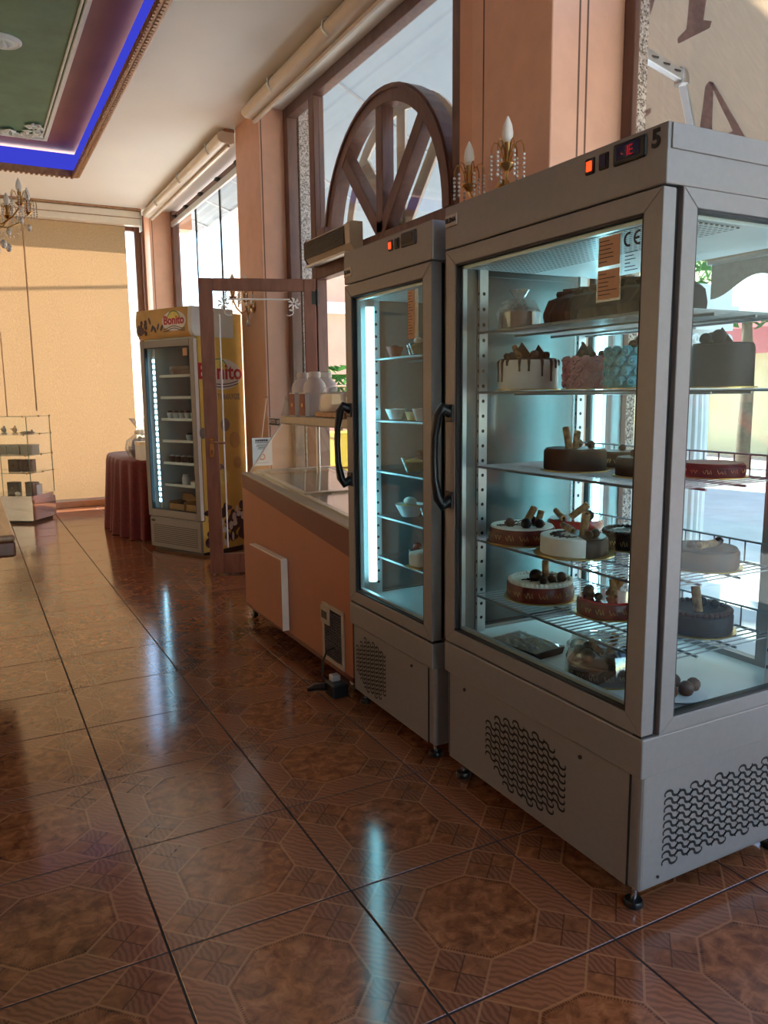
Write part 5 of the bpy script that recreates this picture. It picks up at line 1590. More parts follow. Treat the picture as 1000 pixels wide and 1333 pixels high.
for k, (xx, zz, t) in enumerate(((0.17, 1.90, 0.4), (0.20, 1.84, -0.5), (0.235, 1.83, 0.5), (0.275, 1.85, -0.4), (0.32, 1.84, -0.6))):
    pts = []
    for q in range(10):
        a = 2 * PI * q / 10
        u, v = 0.011 * math.cos(a), 0.03 * math.sin(a)
        pts.append((xx + u * math.cos(t) - v * math.sin(t), zz + u * math.sin(t) + v * math.cos(t)))
    bn.prism(pts, yf - 0.0006, yf + 0.0006, 'xz')
lp('printed_cones', bn, M['logo_dark'], hd_, stuff=True)
# side decal
xs_ = BW + 0.0008
lp('logo_field', ell(MB(), 0.285, 1.47, 0.215, 0.125, xs_, 'x'), M['logo_white'], sd)
lp('logo_sun', ell(MB(), 0.255, 1.50, 0.088, 0.085, xs_ + 0.0005, 'x', a1=PI), M['logo_yel'], sd)
lp('logo_arc', arc2(MB(), [(0.255 + 0.094 * math.cos(t), 1.50 + 0.092 * math.sin(t)) for t in [PI * k / 12 for k in range(13)]], 0.009, xs_ + 0.001, 'x'), M['logo_green'], sd)
text_part('lettering', 'Bonito', 0.175, M['logo_red'], sd, frame_mat((xs_ + 0.0022, 0.27, 1.485), (0, 1, 0), (0, 0, 1)), local=True, bold=0.004)
for k, zz in enumerate((1.40, 1.378)):
    lp('logo_wave', arc2(MB(), [(0.09 + 0.37 * q / 12, zz + 0.03 * ((q - 6) / 6) ** 2 - 0.012) for q in range(13)], 0.008, xs_ + 0.001 + 0.0005 * k, 'x'), M['logo_dark'], sd)
text_part('lettering', 'ΠΑΓΩΤΟΜΑΧΟΣ', 0.062, M['bean'], sd, frame_mat((xs_ + 0.001, 0.285, 1.285), (0, 1, 0), (0, 0, 1)), local=True, bold=0.001, sx=0.8)
for k, (yy, zz, ry, rz_, mk) in enumerate(((0.06, 1.0, 0.035, 0.045, 'bean'), (0.30, 1.06, 0.05, 0.055, 'bean'), (0.40, 0.93, 0.06, 0.07, 'yhead'), (0.12, 0.95, 0.03, 0.04, 'yhead'), (0.22, 0.70, 0.05, 0.045, 'bean'), (0.26, 0.63, 0.06, 0.07, 'logo_yel'), (0.42, 0.74, 0.045, 0.05, 'yhead'))):
    lp('printed_bean', ell(MB(), yy, zz, ry, rz_, xs_ + 0.0004 + 0.0001 * k, 'x', 16), M[mk], sd)
br = MB()
for k in range(46):
    ell(br, rg.uniform(0.07, BD - 0.03), rg.uniform(0.10, 0.40), rg.uniform(0.02, 0.05), rg.uniform(0.02, 0.05), xs_ + 0.001 + 0.00013 * k, 'x', 11, d=0.0004)
lp('printed_berries', br, M['berry'], sd, stuff=True)
bc = MB()
for k in range(16):
    ell(bc, rg.uniform(0.07, BD - 0.03), rg.uniform(0.08, 0.36), rg.uniform(0.012, 0.03), rg.uniform(0.02, 0.04), xs_ + 0.008 + 0.0002 * k, 'x', 9, d=0.0004)
lp('printed_cream', bc, M['logo_white'], sd, stuff=True)

# contents of the ice-cream freezer (world positions through the freezer's frame)
BM = WM[bf.name]
def bpos(x, y, z):
    q = BM @ Vector((x, y, z)); return (q.x, q.y, q.z)
M['cupw'] = mat('white_plastic_cup', (226, 228, 230), 0.35, 0, 0.03, 20)
M['cupd'] = mat('dark_chocolate_cup', (62, 44, 40), 0.45, 0, 0.1, 20)
def small_cup(loc, label, group, dark=False, rz=brz):
    c_ = root('dessert_cup', loc, rz, label, 'cup', group)
    z0 = 0.0008
    part('cup', MB().lathe([(0.022, z0), (0.03, 0.045), (0.031, 0.05)], (0, 0, 0), 12), M['cupd'] if dark else M['cupw'], c_, local=True, smooth=40)
    part('topping', MB().lathe([(0.026, 0.0505), (0.02, 0.060), (0.008, 0.066)], (0, 0, 0), 12), M['cupw'] if dark else M['cupd'], c_, local=True, smooth=40)
    return c_
ORD = ['first', 'second', 'third', 'fourth', 'fifth', 'sixth']
def cup_row(n, x0_, x1_, y_, z_, label, group, dark):
    first = small_cup(bpos(x0_, y_, z_), label, group, dark)
    for k in range(1, n):
        c_ = copy_tree(first)
        c_.location = bpos(x0_ + (x1_ - x0_) * k / (n - 1), y_, z_)
        c_['label'] = ORD[k] + ' ' + label
    first['label'] = ORD[0] + ' ' + label
cup_row(6, 0.19, 0.56, 0.13, 1.1105, 'white cup from the left, front row of the third shelf of the upright freezer', 'front row of cups, third freezer shelf', False)
cup_row(4, 0.30, 0.57, 0.215, 1.1105, 'dark cup from the left, back row of the third shelf of the upright freezer', 'back row of cups, third freezer shelf', True)
cup_row(3, 0.42, 0.58, 0.13, 0.9305, 'white cup from the left on the fourth shelf of the upright freezer', 'cups on the fourth freezer shelf', False)
cup_row(6, 0.19, 0.57, 0.13, 0.7455, 'dark cup from the left on the fifth shelf of the upright freezer', 'cups on the fifth freezer shelf', True)
def bthing(name, mb, m, x, y, z, label, cat, group=None, smooth=None, bevel=0.0):
    return one(name, mb, m, bpos(x, y, z + 0.0006), label, cat, group, smooth, bevel, brz)
q = bthing('cake_box', MB().box(-0.14, 0.14, -0.07, 0.07, 0, 0.075), M['clear'], 0.37, 0.18, 1.465, 'clear cake box on the top shelf of the upright freezer', 'box')
part('cake', MB().box(-0.12, 0.12, -0.055, 0.055, 0.004, 0.05), M['cupd'], q, local=True, bevel=0.01)
bthing('jar', MB().lathe([(0.03, 0), (0.033, 0.006), (0.033, 0.06), (0.024, 0.072), (0.026, 0.086)], (0, 0, 0), 16), M['cupw'], 0.34, 0.14, 0.56, 'white jar on the sixth shelf of the upright freezer', 'jar', smooth=40)
bthing('foil_tray', MB().prism([(-0.06, 0), (0.06, 0), (0.075, 0.03), (-0.075, 0.03)], -0.05, 0.05, 'xz'), M['alu'], 0.51, 0.15, 0.56, 'shallow foil tray on the sixth shelf of the upright freezer', 'tray')
M['kraft'] = mat('kraft_cardboard', (190, 140, 92), 0.8, 0, 0.05, 20)
for k, (xx, lab) in enumerate(((0.26, 'left open cardboard carton at the bottom of the upright freezer'), (0.48, 'right open cardboard carton at the bottom of the upright freezer'))):
    cb_ = root('carton', bpos(xx, 0.16, 0.326), brz, lab, 'carton', 'cartons at the bottom of the upright freezer')
    b0 = MB()
    b0.box(-0.095, 0.095, -0.07, 0.07, 0.0, 0.004).box(-0.095, 0.095, -0.07, -0.066, 0.004, 0.07).box(-0.095, 0.095, 0.066, 0.07, 0.004, 0.1).box(-0.095, -0.091, -0.066, 0.066, 0.004, 0.09).box(0.091, 0.095, -0.066, 0.066, 0.004, 0.09)
    part('tray', b0, M['kraft'], cb_, local=True)
    part('flap', MB().add([(-0.095, 0.07, 0.1), (0.095, 0.07, 0.1), (0.06, 0.05, 0.145), (-0.06, 0.05, 0.145)], [(0, 1, 2, 3)]), M['kraft'], cb_, local=True)
    part('contents', MB().lathe([(0.05, 0.005), (0.06, 0.05), (0.03, 0.085), (0.005, 0.095)], (0, 0, 0), 12, wob=lambda a, z: 1 + 0.1 * math.sin(5 * a)), M['cupd'], cb_, local=True, smooth=40)

# ================================================================== RED-DRAPED TABLE WITH GIFTS
def velvet():
    t = NT('dark_red_cloth')
    vec = t.coord()
    nz = t.noise(vec, 40, 3)
    c = t.ramp(nz, [(0.3, srgb(84, 14, 18)), (0.7, srgb(116, 24, 26))])
    b = t.n('ShaderNodeBsdfPrincipled')
    t.l(c, b.inputs['Base Color']); b.inputs['Roughness'].default_value = 0.75
    b.inputs['Sheen Weight'].default_value = 0.35; b.inputs['Sheen Roughness'].default_value = 0.4
    return t.done(b.outputs[0])
M['velvet'] = velvet()
tbl = root('gift_table', (1.60, 7.86, 0), 0, 'oval table under a pleated dark red cloth beside the yellow-sided freezer', 'table')
TX, TY, TRX, TRY, TZ = 1.60, 7.93, 0.37, 0.74, 0.722
def supr(a, rx, ry, p=3.2):
    c_, s_ = math.cos(a), math.sin(a)
    k = (abs(c_) ** p + abs(s_) ** p) ** (-1 / p)
    return rx * k * c_, ry * k * s_
cl = MB()
N = 220
rows = [(0.0, TZ), (0.012, TZ - 0.012), (0.02, TZ - 0.06), (0.03, 0.45), (0.045, 0.2), (0.06, 0.006)]
vs_ = []
for i, (ex, z) in enumerate(rows):
    for k in range(N):
        a = 2 * PI * k / N
        amp = (0, 0.002, 0.010, 0.018, 0.024, 0.028)[i]
        w_ = amp * (math.sin(a * 26 + 0.6 * math.sin(3 * a)) + 0.4 * math.sin(a * 11 + i * 0.2))
        x, y = supr(a, TRX + ex + w_, TRY + ex + w_)
        vs_.append((TX + x, TY + y, z))
fs = [(i * N + k, (i + 1) * N + k, (i + 1) * N + (k + 1) % N, i * N + (k + 1) % N) for i in range(len(rows) - 1) for k in range(N)]
fs.append(tuple(range(N)))
cl.add(vs_, fs)
part('table_cloth', cl, M['velvet'], tbl, smooth=50, label='pleated dark red floor-length cloth')
part('table_top', MB().box(TX - 0.3, TX + 0.3, TY - 0.6, TY + 0.6, TZ - 0.03, TZ - 0.003), M['wframe'], tbl)
for sx in (-0.2, 0.2):
    for sy in (-0.5, 0.5):
        part('leg', MB().box(TX + sx - 0.02, TX + sx + 0.02, TY + sy - 0.02, TY + sy + 0.02, 0.0, TZ - 0.031), M['wframe'], tbl)
gb = root('gift_basket', (1.47, 7.70, TZ), 0, 'cellophane wrapped gift basket with a gathered top on the red table', 'basket')
M['wicker'] = mat('dark_wicker', (84, 56, 42), 0.7, 0, 0.2, 60, 0.4, bscale=90)
part('basket', MB().lathe([(0.09, 0.001), (0.12, 0.05), (0.135, 0.10), (0.125, 0.10)], (1.47, 7.70, TZ), 22), M['wicker'], gb, smooth=40)
gi = MB()
rg = random.Random(12)
for k in range(7):
    gi.ball((1.47 + rg.uniform(-0.06, 0.06), 7.70 + rg.uniform(-0.06, 0.06), TZ + 0.13 + rg.uniform(-0.02, 0.05)), rg.uniform(0.03, 0.045), 9, 6)
part('gifts', gi, M['bean'], gb, smooth=50)
part('bow', MB().ball((1.47, 7.67, TZ + 0.235), 0.03, 8, 6).ball((1.43, 7.66, TZ + 0.24), 0.035, 8, 6, 0.7).ball((1.51, 7.68, TZ + 0.24), 0.035, 8, 6, 0.7), M['cream'], gb, smooth=50)
M['cello'] = glass('wrinkled_cellophane', (244, 240, 234), 0.22, 0.08, 0.22)
part('wrap', MB().lathe([(0.12, 0.002), (0.155, 0.08), (0.14, 0.16), (0.06, 0.225), (0.025, 0.24), (0.04, 0.275), (0.075, 0.33), (0.10, 0.37)], (1.47, 7.70, TZ), 72, wob=lambda a, z: 1 + (0.05 + max(0, z - 0.2) * 0.6) * math.sin(9 * a + 3 * math.sin(2 * a) + 20 * z)), M['cello'], gb, smooth=15)
bx = root('gift_box', (1.43, 7.33, TZ), 0.1, 'small white box standing at the near end of the red table', 'box')
part('box', MB().box(-0.075, 0.09, -0.08, 0.08, 0.001, 0.135), M['white_paper'], bx, local=True, bevel=0.003)
part('lid', MB().box(-0.079, 0.094, -0.084, 0.084, 0.136, 0.168), M['cream'], bx, local=True, bevel=0.003)

# ================================================================== GLASS DISPLAY CABINET WITH MIRRORED BASE
drz = math.atan2(0.83, 0.56)
dc = root('display_cabinet', (0.536, 8.76, 0), drz, 'glass display cabinet with a mirrored base full of small ornaments by the far blind', 'cabinet')
DM = WM[dc.name]
DX, DY = 0.46, 0.60
M['mirror'] = mat('mirror_base', (190, 192, 198), 0.05, 1.0, 0.02, 4)
M['gedge'] = mat('green_glass_edge', (96, 120, 108), 0.2, 0, 0.08, 20)
lpd = lambda name, mb, m, parent=dc, **k: part(name, mb, m, parent, local=True, **k)
lpd('base', MB().box(0, DX, 0, DY, 0.03, 0.245), M['mirror'], label='mirrored base')
lpd('base_step', MB().box(0.01, DX - 0.01, 0.01, DY - 0.01, 0.2455, 0.285), M['mirror'])
lpd('plinth', MB().box(0.03, DX - 0.03, 0.03, DY - 0.03, 0.0005, 0.0295), M['black'])
DZ = (0.285, 0.524, 0.708, 0.922, 1.106)
for k, z in enumerate(DZ[1:]):
    g_ = lpd('shelf', MB().box(0.004, DX - 0.004, 0.004, DY - 0.004, z - 0.004, z), M['glass'])
    for (a, b, c_, d_) in ((0.0, 0.0038, 0.0, DY), (DX - 0.0038, DX, 0, DY), (0.0038, DX - 0.0038, 0, 0.0038)):
        lpd('shelf_edge', MB().box(a, b, c_, d_, z - 0.004, z), M['gedge'], g_)
lpd('pane', MB().box(0.006, DX - 0.006, 0.0045, 0.0085, 0.286, 1.10), M['glass'])
lpd('pane', MB().box(0.0045, 0.0085, 0.009, DY - 0.006, 0.286, 1.10), M['glass'])
for (a, b) in ((0.001, 0.001), (DX - 0.007, 0.001), (DX - 0.007, DY - 0.007)):
    lpd('corner_edge', MB().box(a, a + 0.006, b, b + 0.006, 0.286, 1.10), M['gedge'])
for z in DZ[1:]:
    for (a, b) in ((-0.008, 0.03), (DX * 0.5, -0.008), (DX - 0.01, -0.006)):
        lpd('clip', MB().box(a, a + 0.016, b, b + 0.014, z - 0.012, z + 0.008), M['bronze'], bevel=0.002)
def dpos(x, y, z):
    q = DM @ Vector((x, y, z)); return (q.x, q.y, q.z + 0.0008)
M['trinket'] = mat('dark_trinket_box', (74, 68, 62), 0.5, 0, 0.1, 30)
M['tgrey'] = mat('grey_box', (126, 122, 112), 0.5, 0, 0.06, 30)
for k, (yy, lab) in enumerate(((0.10, 'nearest grey gift box on the second shelf of the glass cabinet'), (0.245, 'middle grey gift box on the second shelf of the glass cabinet'), (0.39, 'farthest left grey gift box on the second shelf of the glass cabinet'))):
    b_ = root('gift_box', dpos(0.20, yy, 0.708), drz, lab, 'box', 'grey boxes in the glass cabinet')
    part('box', MB().box(-0.07, 0.07, -0.066, 0.066, 0, 0.085), M['tgrey'], b_, local=True, bevel=0.003)
    part('lid', MB().box(-0.073, 0.073, -0.069, 0.069, 0.0855, 0.10), M['tgrey'], b_, local=True, bevel=0.003)
for k, (yy, zz, lab) in enumerate(((0.12, 0.524, 'nearer dark jewel box on the third shelf of the glass cabinet'), (0.27, 0.524, 'left dark jewel box on the third shelf of the glass cabinet'), (0.10, 0.286, 'nearer dark frame box on the bottom shelf of the glass cabinet'), (0.30, 0.286, 'left dark frame box on the bottom shelf of the glass cabinet'))):
    b_ = root('jewel_box', dpos(0.20, yy, zz), drz, lab, 'box', 'dark boxes in the glass cabinet')
    part('box', MB().box(-0.045, 0.03, -0.06, 0.06, 0, 0.13), M['trinket'], b_, local=True, bevel=0.004)
    part('clasp', MB().ball((-0.049, 0, 0.07), 0.011, 8, 5), M['brass'], b_, local=True, smooth=50)
ob_ = root('photo_stand', dpos(0.20, 0.03, 0.286), drz, 'small white open stand at the near corner of the cabinet\'s bottom shelf', 'stand')
part('panel', MB().box(-0.05, 0.05, 0.0, 0.006, 0.0, 0.10), M['white_paper'], ob_, local=True)
part('frame', MB().box(-0.055, -0.0505, -0.003, 0.009, 0, 0.105).box(0.0505, 0.055, -0.003, 0.009, 0, 0.105).box(-0.0505, 0.0505, -0.003, 0.009, 0.1005, 0.105), M['trinket'], ob_, local=True)
one('pearl_tray', MB().lathe([(0.03, 0), (0.045, 0.012), (0.04, 0.03), (0.015, 0.036)], (0, 0, 0), 18, sx=0.6, sy=1.3), M['cream'], dpos(0.085, 0.205, 0.286), 'low cream tray at the front of the cabinet\'s bottom shelf', 'tray', smooth=40)
for k, (xx, yy, lab) in enumerate(((0.2, 0.37, 'left grey bird figurine on the top shelf of the glass cabinet'), (0.2, 0.25, 'middle golden figurine on the top shelf of the glass cabinet'), (0.22, 0.125, 'low dark figurine at the near end of the cabinet\'s top shelf'))):
    f_ = root('figurine', dpos(xx, yy, 0.922), drz, lab, 'figurine', 'figurines in the glass cabinet')
    mm_ = (M['tgrey'], M['bronze'], M['trinket'])[k]
    if k < 2:
        part('body', MB().lathe([(0.028, 0), (0.03, 0.006), (0.012, 0.014), (0.026, 0.035), (0.02, 0.058), (0.010, 0.066)], (0, 0, 0), 12), mm_, f_, local=True, smooth=40)
        part('head', MB().ball((0, -0.004, 0.074), 0.012, 8, 6), mm_, f_, local=True, smooth=40)
        part('wing', MB().add([(0, 0.02, 0.03), (0, 0.055, 0.055), (0, 0.02, 0.055), (0.01, 0.03, 0.045)], [(0, 3, 2), (0, 1, 3), (1, 2, 3), (0, 2, 1)]), mm_, f_, local=True)
    else:
        part('body', MB().lathe([(0.05, 0), (0.07, 0.008), (0.05, 0.022), (0.01, 0.028)], (0, 0, 0), 14, sy=1.2), mm_, f_, local=True, smooth=40)
        part('head', MB().ball((0.0, -0.05, 0.03), 0.012, 8, 6), mm_, f_, local=True, smooth=40)

# ================================================================== WOODEN TABLE AT THE LEFT EDGE
M['tabletop'] = wood('worn_table_wood', (128, 92, 62), (168, 128, 92), 0.3, (30, 3, 3), 1.5, coat=0.2)
M['tableedge'] = wood('dark_table_edge', (84, 44, 28), (108, 60, 38), 0.35, (20, 3, 20), 1.5)
tb = root('wooden_table', (-0.42, 4.4, 0), 0, 'thick wooden table at the left edge of the picture', 'table')
part('table_top', MB().box(-0.98, 0.138, 3.43, 5.35, 0.725, 0.752), M['tabletop'], tb, bevel=0.012, seg=3)
part('edge', MB().box(-0.975, 0.136, 3.434, 5.346, 0.66, 0.7245), M['tableedge'], tb, bevel=0.012, seg=3, label='thick dark red-brown table edge')
for xx in (-0.9, -0.16):
    for yy in (3.62, 5.15):
        part('leg', MB().box(xx - 0.04, xx + 0.04, yy - 0.04, yy + 0.04, 0.0, 0.6595), M['tableedge'], tb, bevel=0.006)

#PART6
# ================================================================== CAKES IN THE LARGE FRIDGE
def icing(name, a, b, scale=18, rough=0.5, bstr=0.25, bscale=70, spec=0.3):
    t = NT(name)
    vec = t.coord()
    nz = t.noise(vec, scale, 4)
    c = t.ramp(nz, [(0.35, srgb(*a)), (0.65, srgb(*b))])
    return t.done(t.bsdf(c, rough, 0, spec, t.noise(vec, bscale, 3), bstr))
M['choc'] = icing('dark_chocolate', (28, 17, 13), (46, 28, 21), rough=0.5)
M['chocm'] = icing('milk_chocolate', (66, 38, 26), (96, 58, 40), rough=0.4)
M['cocoa'] = icing('cocoa_dusting', (24, 15, 12), (42, 27, 21), 60, 0.8)
M['wcream'] = icing('white_cream', (232, 230, 222), (246, 244, 238), rough=0.55)
M['pinkcr'] = icing('pink_cream', (222, 150, 166), (238, 178, 190), rough=0.55)
M['bluecr'] = icing('turquoise_cream', (84, 196, 228), (136, 224, 244), rough=0.55)
M['glaze'] = mat('red_glaze', (176, 22, 26), 0.08, 0, 0.08, 20, coat=1.0)
M['wafer'] = icing('striped_wafer_roll', (120, 84, 54), (186, 142, 96), 60, 0.6)
M['goldboard'] = mat('gold_cake_board', (206, 168, 96), 0.3, 0.8, 0.05, 20)
M['redside'] = icing('dark_red_printed_band', (84, 26, 22), (120, 44, 34), 40, 0.3, 0.05)
M['goldline'] = mat('gold_script', (226, 190, 130), 0.4, 0.4, 0.05, 20)
M['berryred'] = mat('fresh_berry', (110, 18, 30), 0.25, 0, 0.15, 30)

def roll_(mb, p, d, ln, r):
    p = Vector(p); d = Vector(d).normalized()
    a, b = p - d * ln / 2, p + d * ln / 2
    n = 14
    u = d.orthogonal().normalized(); v = d.cross(u)
    vs_ = []
    for q in (a, b):
        for rr in (r, r * 0.55):
            for k in range(n):
                an = 2 * PI * k / n
                vs_.append(q + (u * math.cos(an) + v * math.sin(an)) * rr)
    fs = []
    for k in range(n):
        k2 = (k + 1) % n
        fs += [(k, k2, 2 * n + k2, 2 * n + k), (n + k2, n + k, 3 * n + k, 3 * n + k2), (k2, k, n + k, n + k2), (2 * n + k, 2 * n + k2, 3 * n + k2, 3 * n + k)]
    return mb.add(vs_, fs)

def script_band(mb, r, h, z0, a0, a1, seed=0):
    rg = random.Random(seed)
    a = a0
    while a < a1:
        pts = []
        n = 9
        for q in range(n):
            aa = a + 0.032 * q
            pts.append((r * math.cos(aa), r * math.sin(aa), z0 + h * (0.5 + 0.2 * math.sin(q * 1.9 + rg.uniform(0, 2)))))
        mb.tube(pts, 0.0006, 4)
        a += 0.42
    return mb

def cake(name, loc, label, r, h, side, top, board=0.0, rim=None, rolls=(), truffles=(), shards=(), mark=None, script=False, rz=0.0, cat='cake', boardmat='goldboard'):
    c_ = root(name, (loc[0], loc[1], loc[2] + 0.0008), rz, label, cat, None)
    L = lambda nm, mb, m, par=c_, **k: part(nm, mb, M[m], par, local=True, **k)
    z = 0.0
    if board:
        L('cake_board', MB().lathe([(board, 0.0), (board, 0.003)], (0, 0, 0), 36), boardmat)
        z = 0.0032
    body = L('sponge', MB().lathe([(r * 0.985, z), (r, z + 0.004), (r, z + h * 0.9), (r * 0.97, z + h)], (0, 0, 0), 44, wob=lambda a, zz: 1 + 0.008 * math.sin(13 * a + 40 * zz)), side, smooth=40)
    zt = z + h
    L('topping', MB().lathe([(r * 0.955, zt + 0.0004), (r * 0.93, zt + 0.005), (0.01, zt + 0.006)], (0, 0, 0), 40), top, smooth=40)
    zt += 0.006
    if rim:
        rb = MB()
        n = int(2 * PI * r / 0.016)
        for k in range(n):
            an = 2 * PI * k / n
            rb.ball((r * 0.9 * math.cos(an), r * 0.9 * math.sin(an), zt + 0.001), 0.0095, 7, 5, 0.8)
        L('piped_rim', rb, rim, stuff=True, smooth=60)
    for k, (x, y, dz, d, ln, rr) in enumerate(rolls):
        L('wafer_roll', roll_(MB(), (x, y, zt + dz), d, ln, rr), 'wafer', smooth=40)
    for k, (x, y, rr) in enumerate(truffles):
        L('truffle', MB().ball((x, y, zt + rr * 0.75), rr, 9, 7, 0.95, 0.06), 'choc', smooth=50)
    for k, (x, y, an, s_) in enumerate(shards):
        d = Vector((math.cos(an), math.sin(an), 0)); nrm = Vector((-d.y, d.x, 0)) * 0.003
        p = Vector((x, y, zt - 0.002))
        tri = [p - d * s_ * 0.7, p + d * s_ * 0.7, p + d * s_ * 0.1 + Vector((0, 0, s_ * 1.05))]
        L('chocolate_shard', MB().add([q + nrm for q in tri] + [q - nrm for q in tri], [(0, 1, 2), (5, 4, 3), (0, 3, 4, 1), (1, 4, 5, 2), (2, 5, 3, 0)]), 'choc')
    if mark:
        mk = MB()
        rg = random.Random(int(r * 1e4))
        for k in range(mark[1]):
            a = rg.uniform(0, 2 * PI); q = rg.uniform(0.1, 0.62) * r
            x, y = q * math.cos(a), q * math.sin(a)
            mk.tube([(x + 0.012 * t_ - 0.02, y + 0.008 * math.sin(t_ * 1.7 + k), zt + 0.0012) for t_ in range(5)], 0.0022, 5)
        L('drizzle', mk, mark[0], stuff=True)
    if script:
        L('gold_script', script_band(MB(), r + 0.0006, h, z, -PI, PI * 0.98, 3), 'goldline', body, stuff=True)
    return c_

Z1, Z2, Z3, Z4, Z5 = [z + 0.0055 for z in SHZ]
ZF = 0.5022
# top shelf: chocolate log and a wrapped cake
lg = root('chocolate_log', (1.59, 1.62, Z1 + 0.0008), 0, 'long dark chocolate log cake on the top shelf of the large fridge', 'cake')
pr = [(-0.075, 0.0), (0.075, 0.0), (0.082, 0.03), (0.066, 0.068), (0.03, 0.082), (-0.03, 0.082), (-0.066, 0.068), (-0.082, 0.03)]
lgm = MB()
vs_ = []
rg = random.Random(21)
NS = 26
for k in range(NS + 1):
    y = -0.235 + 0.47 * k / NS
    sc_ = 1 if 0 < k < NS else 0.82
    for (a, b) in pr:
        vs_.append((a * sc_ * rg.uniform(0.95, 1.05), y, b * (sc_ if b > 0.01 else 1) * rg.uniform(0.96, 1.04)))
fs = [(k * 8 + j, k * 8 + (j + 1) % 8, (k + 1) * 8 + (j + 1) % 8, (k + 1) * 8 + j) for k in range(NS) for j in range(8)]
fs += [tuple(range(7, -1, -1)), tuple(NS * 8 + j for j in range(8))]
lgm.add(vs_, fs)
part('log', lgm, M['choc'], lg, local=True)
part('cake_board', MB().box(-0.085, 0.085, -0.26, 0.27, -0.0004, 0.0), M['goldboard'], lg, local=True)
for k in range(9):
    part('chocolate_curl', roll_(MB(), (rg.uniform(-0.04, 0.03), -0.2 + 0.05 * k, 0.094), (rg.uniform(-1, 1), rg.uniform(-1, 1), rg.uniform(-0.2, 0.3)), 0.045, 0.012), M['choc'], lg, local=True, smooth=40)
for k in range(6):
    part('chocolate_flake', MB().ball((rg.uniform(-0.06, -0.02), -0.2 + 0.08 * k, 0.085), 0.018, 6, 4, 0.6, 0.25), M['choc'], lg, local=True)
wc = root('wrapped_cake', (1.545, 2.00, Z1 + 0.0008), 0, 'small caramel cake in clear film at the left end of the top shelf', 'cake')
part('sponge', MB().lathe([(0.055, 0), (0.058, 0.02), (0.05, 0.06), (0.02, 0.072)], (0, 0, 0), 20), M['chocm'], wc, local=True, smooth=40)
part('film', MB().lathe([(0.062, 0.0), (0.066, 0.05), (0.05, 0.085), (0.015, 0.095), (0.03, 0.12)], (0, 0, 0), 24, wob=lambda a, z: 1 + 0.08 * math.sin(7 * a + 40 * z)), M['cello'], wc, local=True, smooth=15)

# second shelf
wk = cake('drip_cake', (1.565, 1.975, Z2), 'white cream cake with dark chocolate drips on the second shelf', 0.092, 0.088, 'wcream', 'choc', 0.10, None,
     rolls=((-0.03, 0.02, 0.02, (0.3, 1, 0.9), 0.05, 0.010),), truffles=((-0.01, -0.04, 0.014), (0.03, -0.05, 0.012), (-0.055, 0.01, 0.012), (-0.05, 0.045, 0.011)), shards=((-0.02, 0.0, 2.2, 0.05), (0.02, -0.03, 2.0, 0.042), (0.0, 0.03, 1.4, 0.045)))
dr2 = MB()
rg = random.Random(2)
for k in range(17):
    a = 2 * PI * k / 17 + rg.uniform(-0.08, 0.08)
    l = rg.choice((0.012, 0.02, 0.03, 0.045, 0.06))
    R1 = 0.0935
    dr2.tube([(R1 * 0.95 * math.cos(a), R1 * 0.95 * math.sin(a), 0.0905), (R1 * math.cos(a), R1 * math.sin(a), 0.086), (R1 * math.cos(a), R1 * math.sin(a), 0.086 - l * 0.6), (R1 * math.cos(a), R1 * math.sin(a), 0.086 - l)], [0.005, 0.0048, 0.003, 0.0036], 6)
part('chocolate_drip', dr2, M['choc'], wk, local=True, smooth=60, stuff=True)
def rosette_cake(loc, label, r, h, m, shards):
    c_ = cake('rosette_cake', loc, label, r, h, m, m, r + 0.012, shards=shards, truffles=((-0.03, 0.0, 0.012), (0.02, -0.03, 0.012)))
    rows_ = 4
    for j in range(rows_):
        n = int(2 * PI * r / 0.03)
        for k in range(n):
            a = 2 * PI * (k + 0.5 * (j % 2)) / n
            z = 0.018 + (h - 0.02) * j / (rows_ - 1)
            d = Vector((math.cos(a), math.sin(a), 0)); t_ = Vector((-d.y, d.x, 0))
            mb = MB()
            pts = []
            for q in range(11):
                an = q * 0.95; rr = 0.0125 * (1 - q / 13)
                pts.append(d * (r + 0.003 + 0.0012 * q * 0.6) + t_ * rr * math.cos(an) + Vector((0, 0, z + rr * math.sin(an))))
            mb.tube(pts, [0.0062 - 0.0002 * q for q in range(11)], 5)
            part('piped_rosette', mb, M[m], c_, local=True, smooth=60)
    return c_
rosette_cake((1.655, 1.80, Z2), 'pink cream rosette cake with chocolate shards on the second shelf', 0.068, 0.085, 'pinkcr', ((-0.02, 0.0, 2.0, 0.045), (0.01, 0.01, 2.6, 0.04)))
rosette_cake((1.625, 1.57, Z2), 'turquoise cream rosette cake on the second shelf beside the door post', 0.085, 0.100, 'bluecr', ((-0.02, -0.02, 2.0, 0.04),))
cake('tall_chocolate_cake', (1.745, 1.405, Z2), 'tall dark chocolate cake on the second shelf behind the near side glass', 0.078, 0.105, 'choc', 'choc', 0.088, None, truffles=((-0.03, 0.03, 0.016), (0.0, 0.035, 0.018), (-0.03, -0.01, 0.02)), shards=((0.0, 0.0, 1.9, 0.04),))
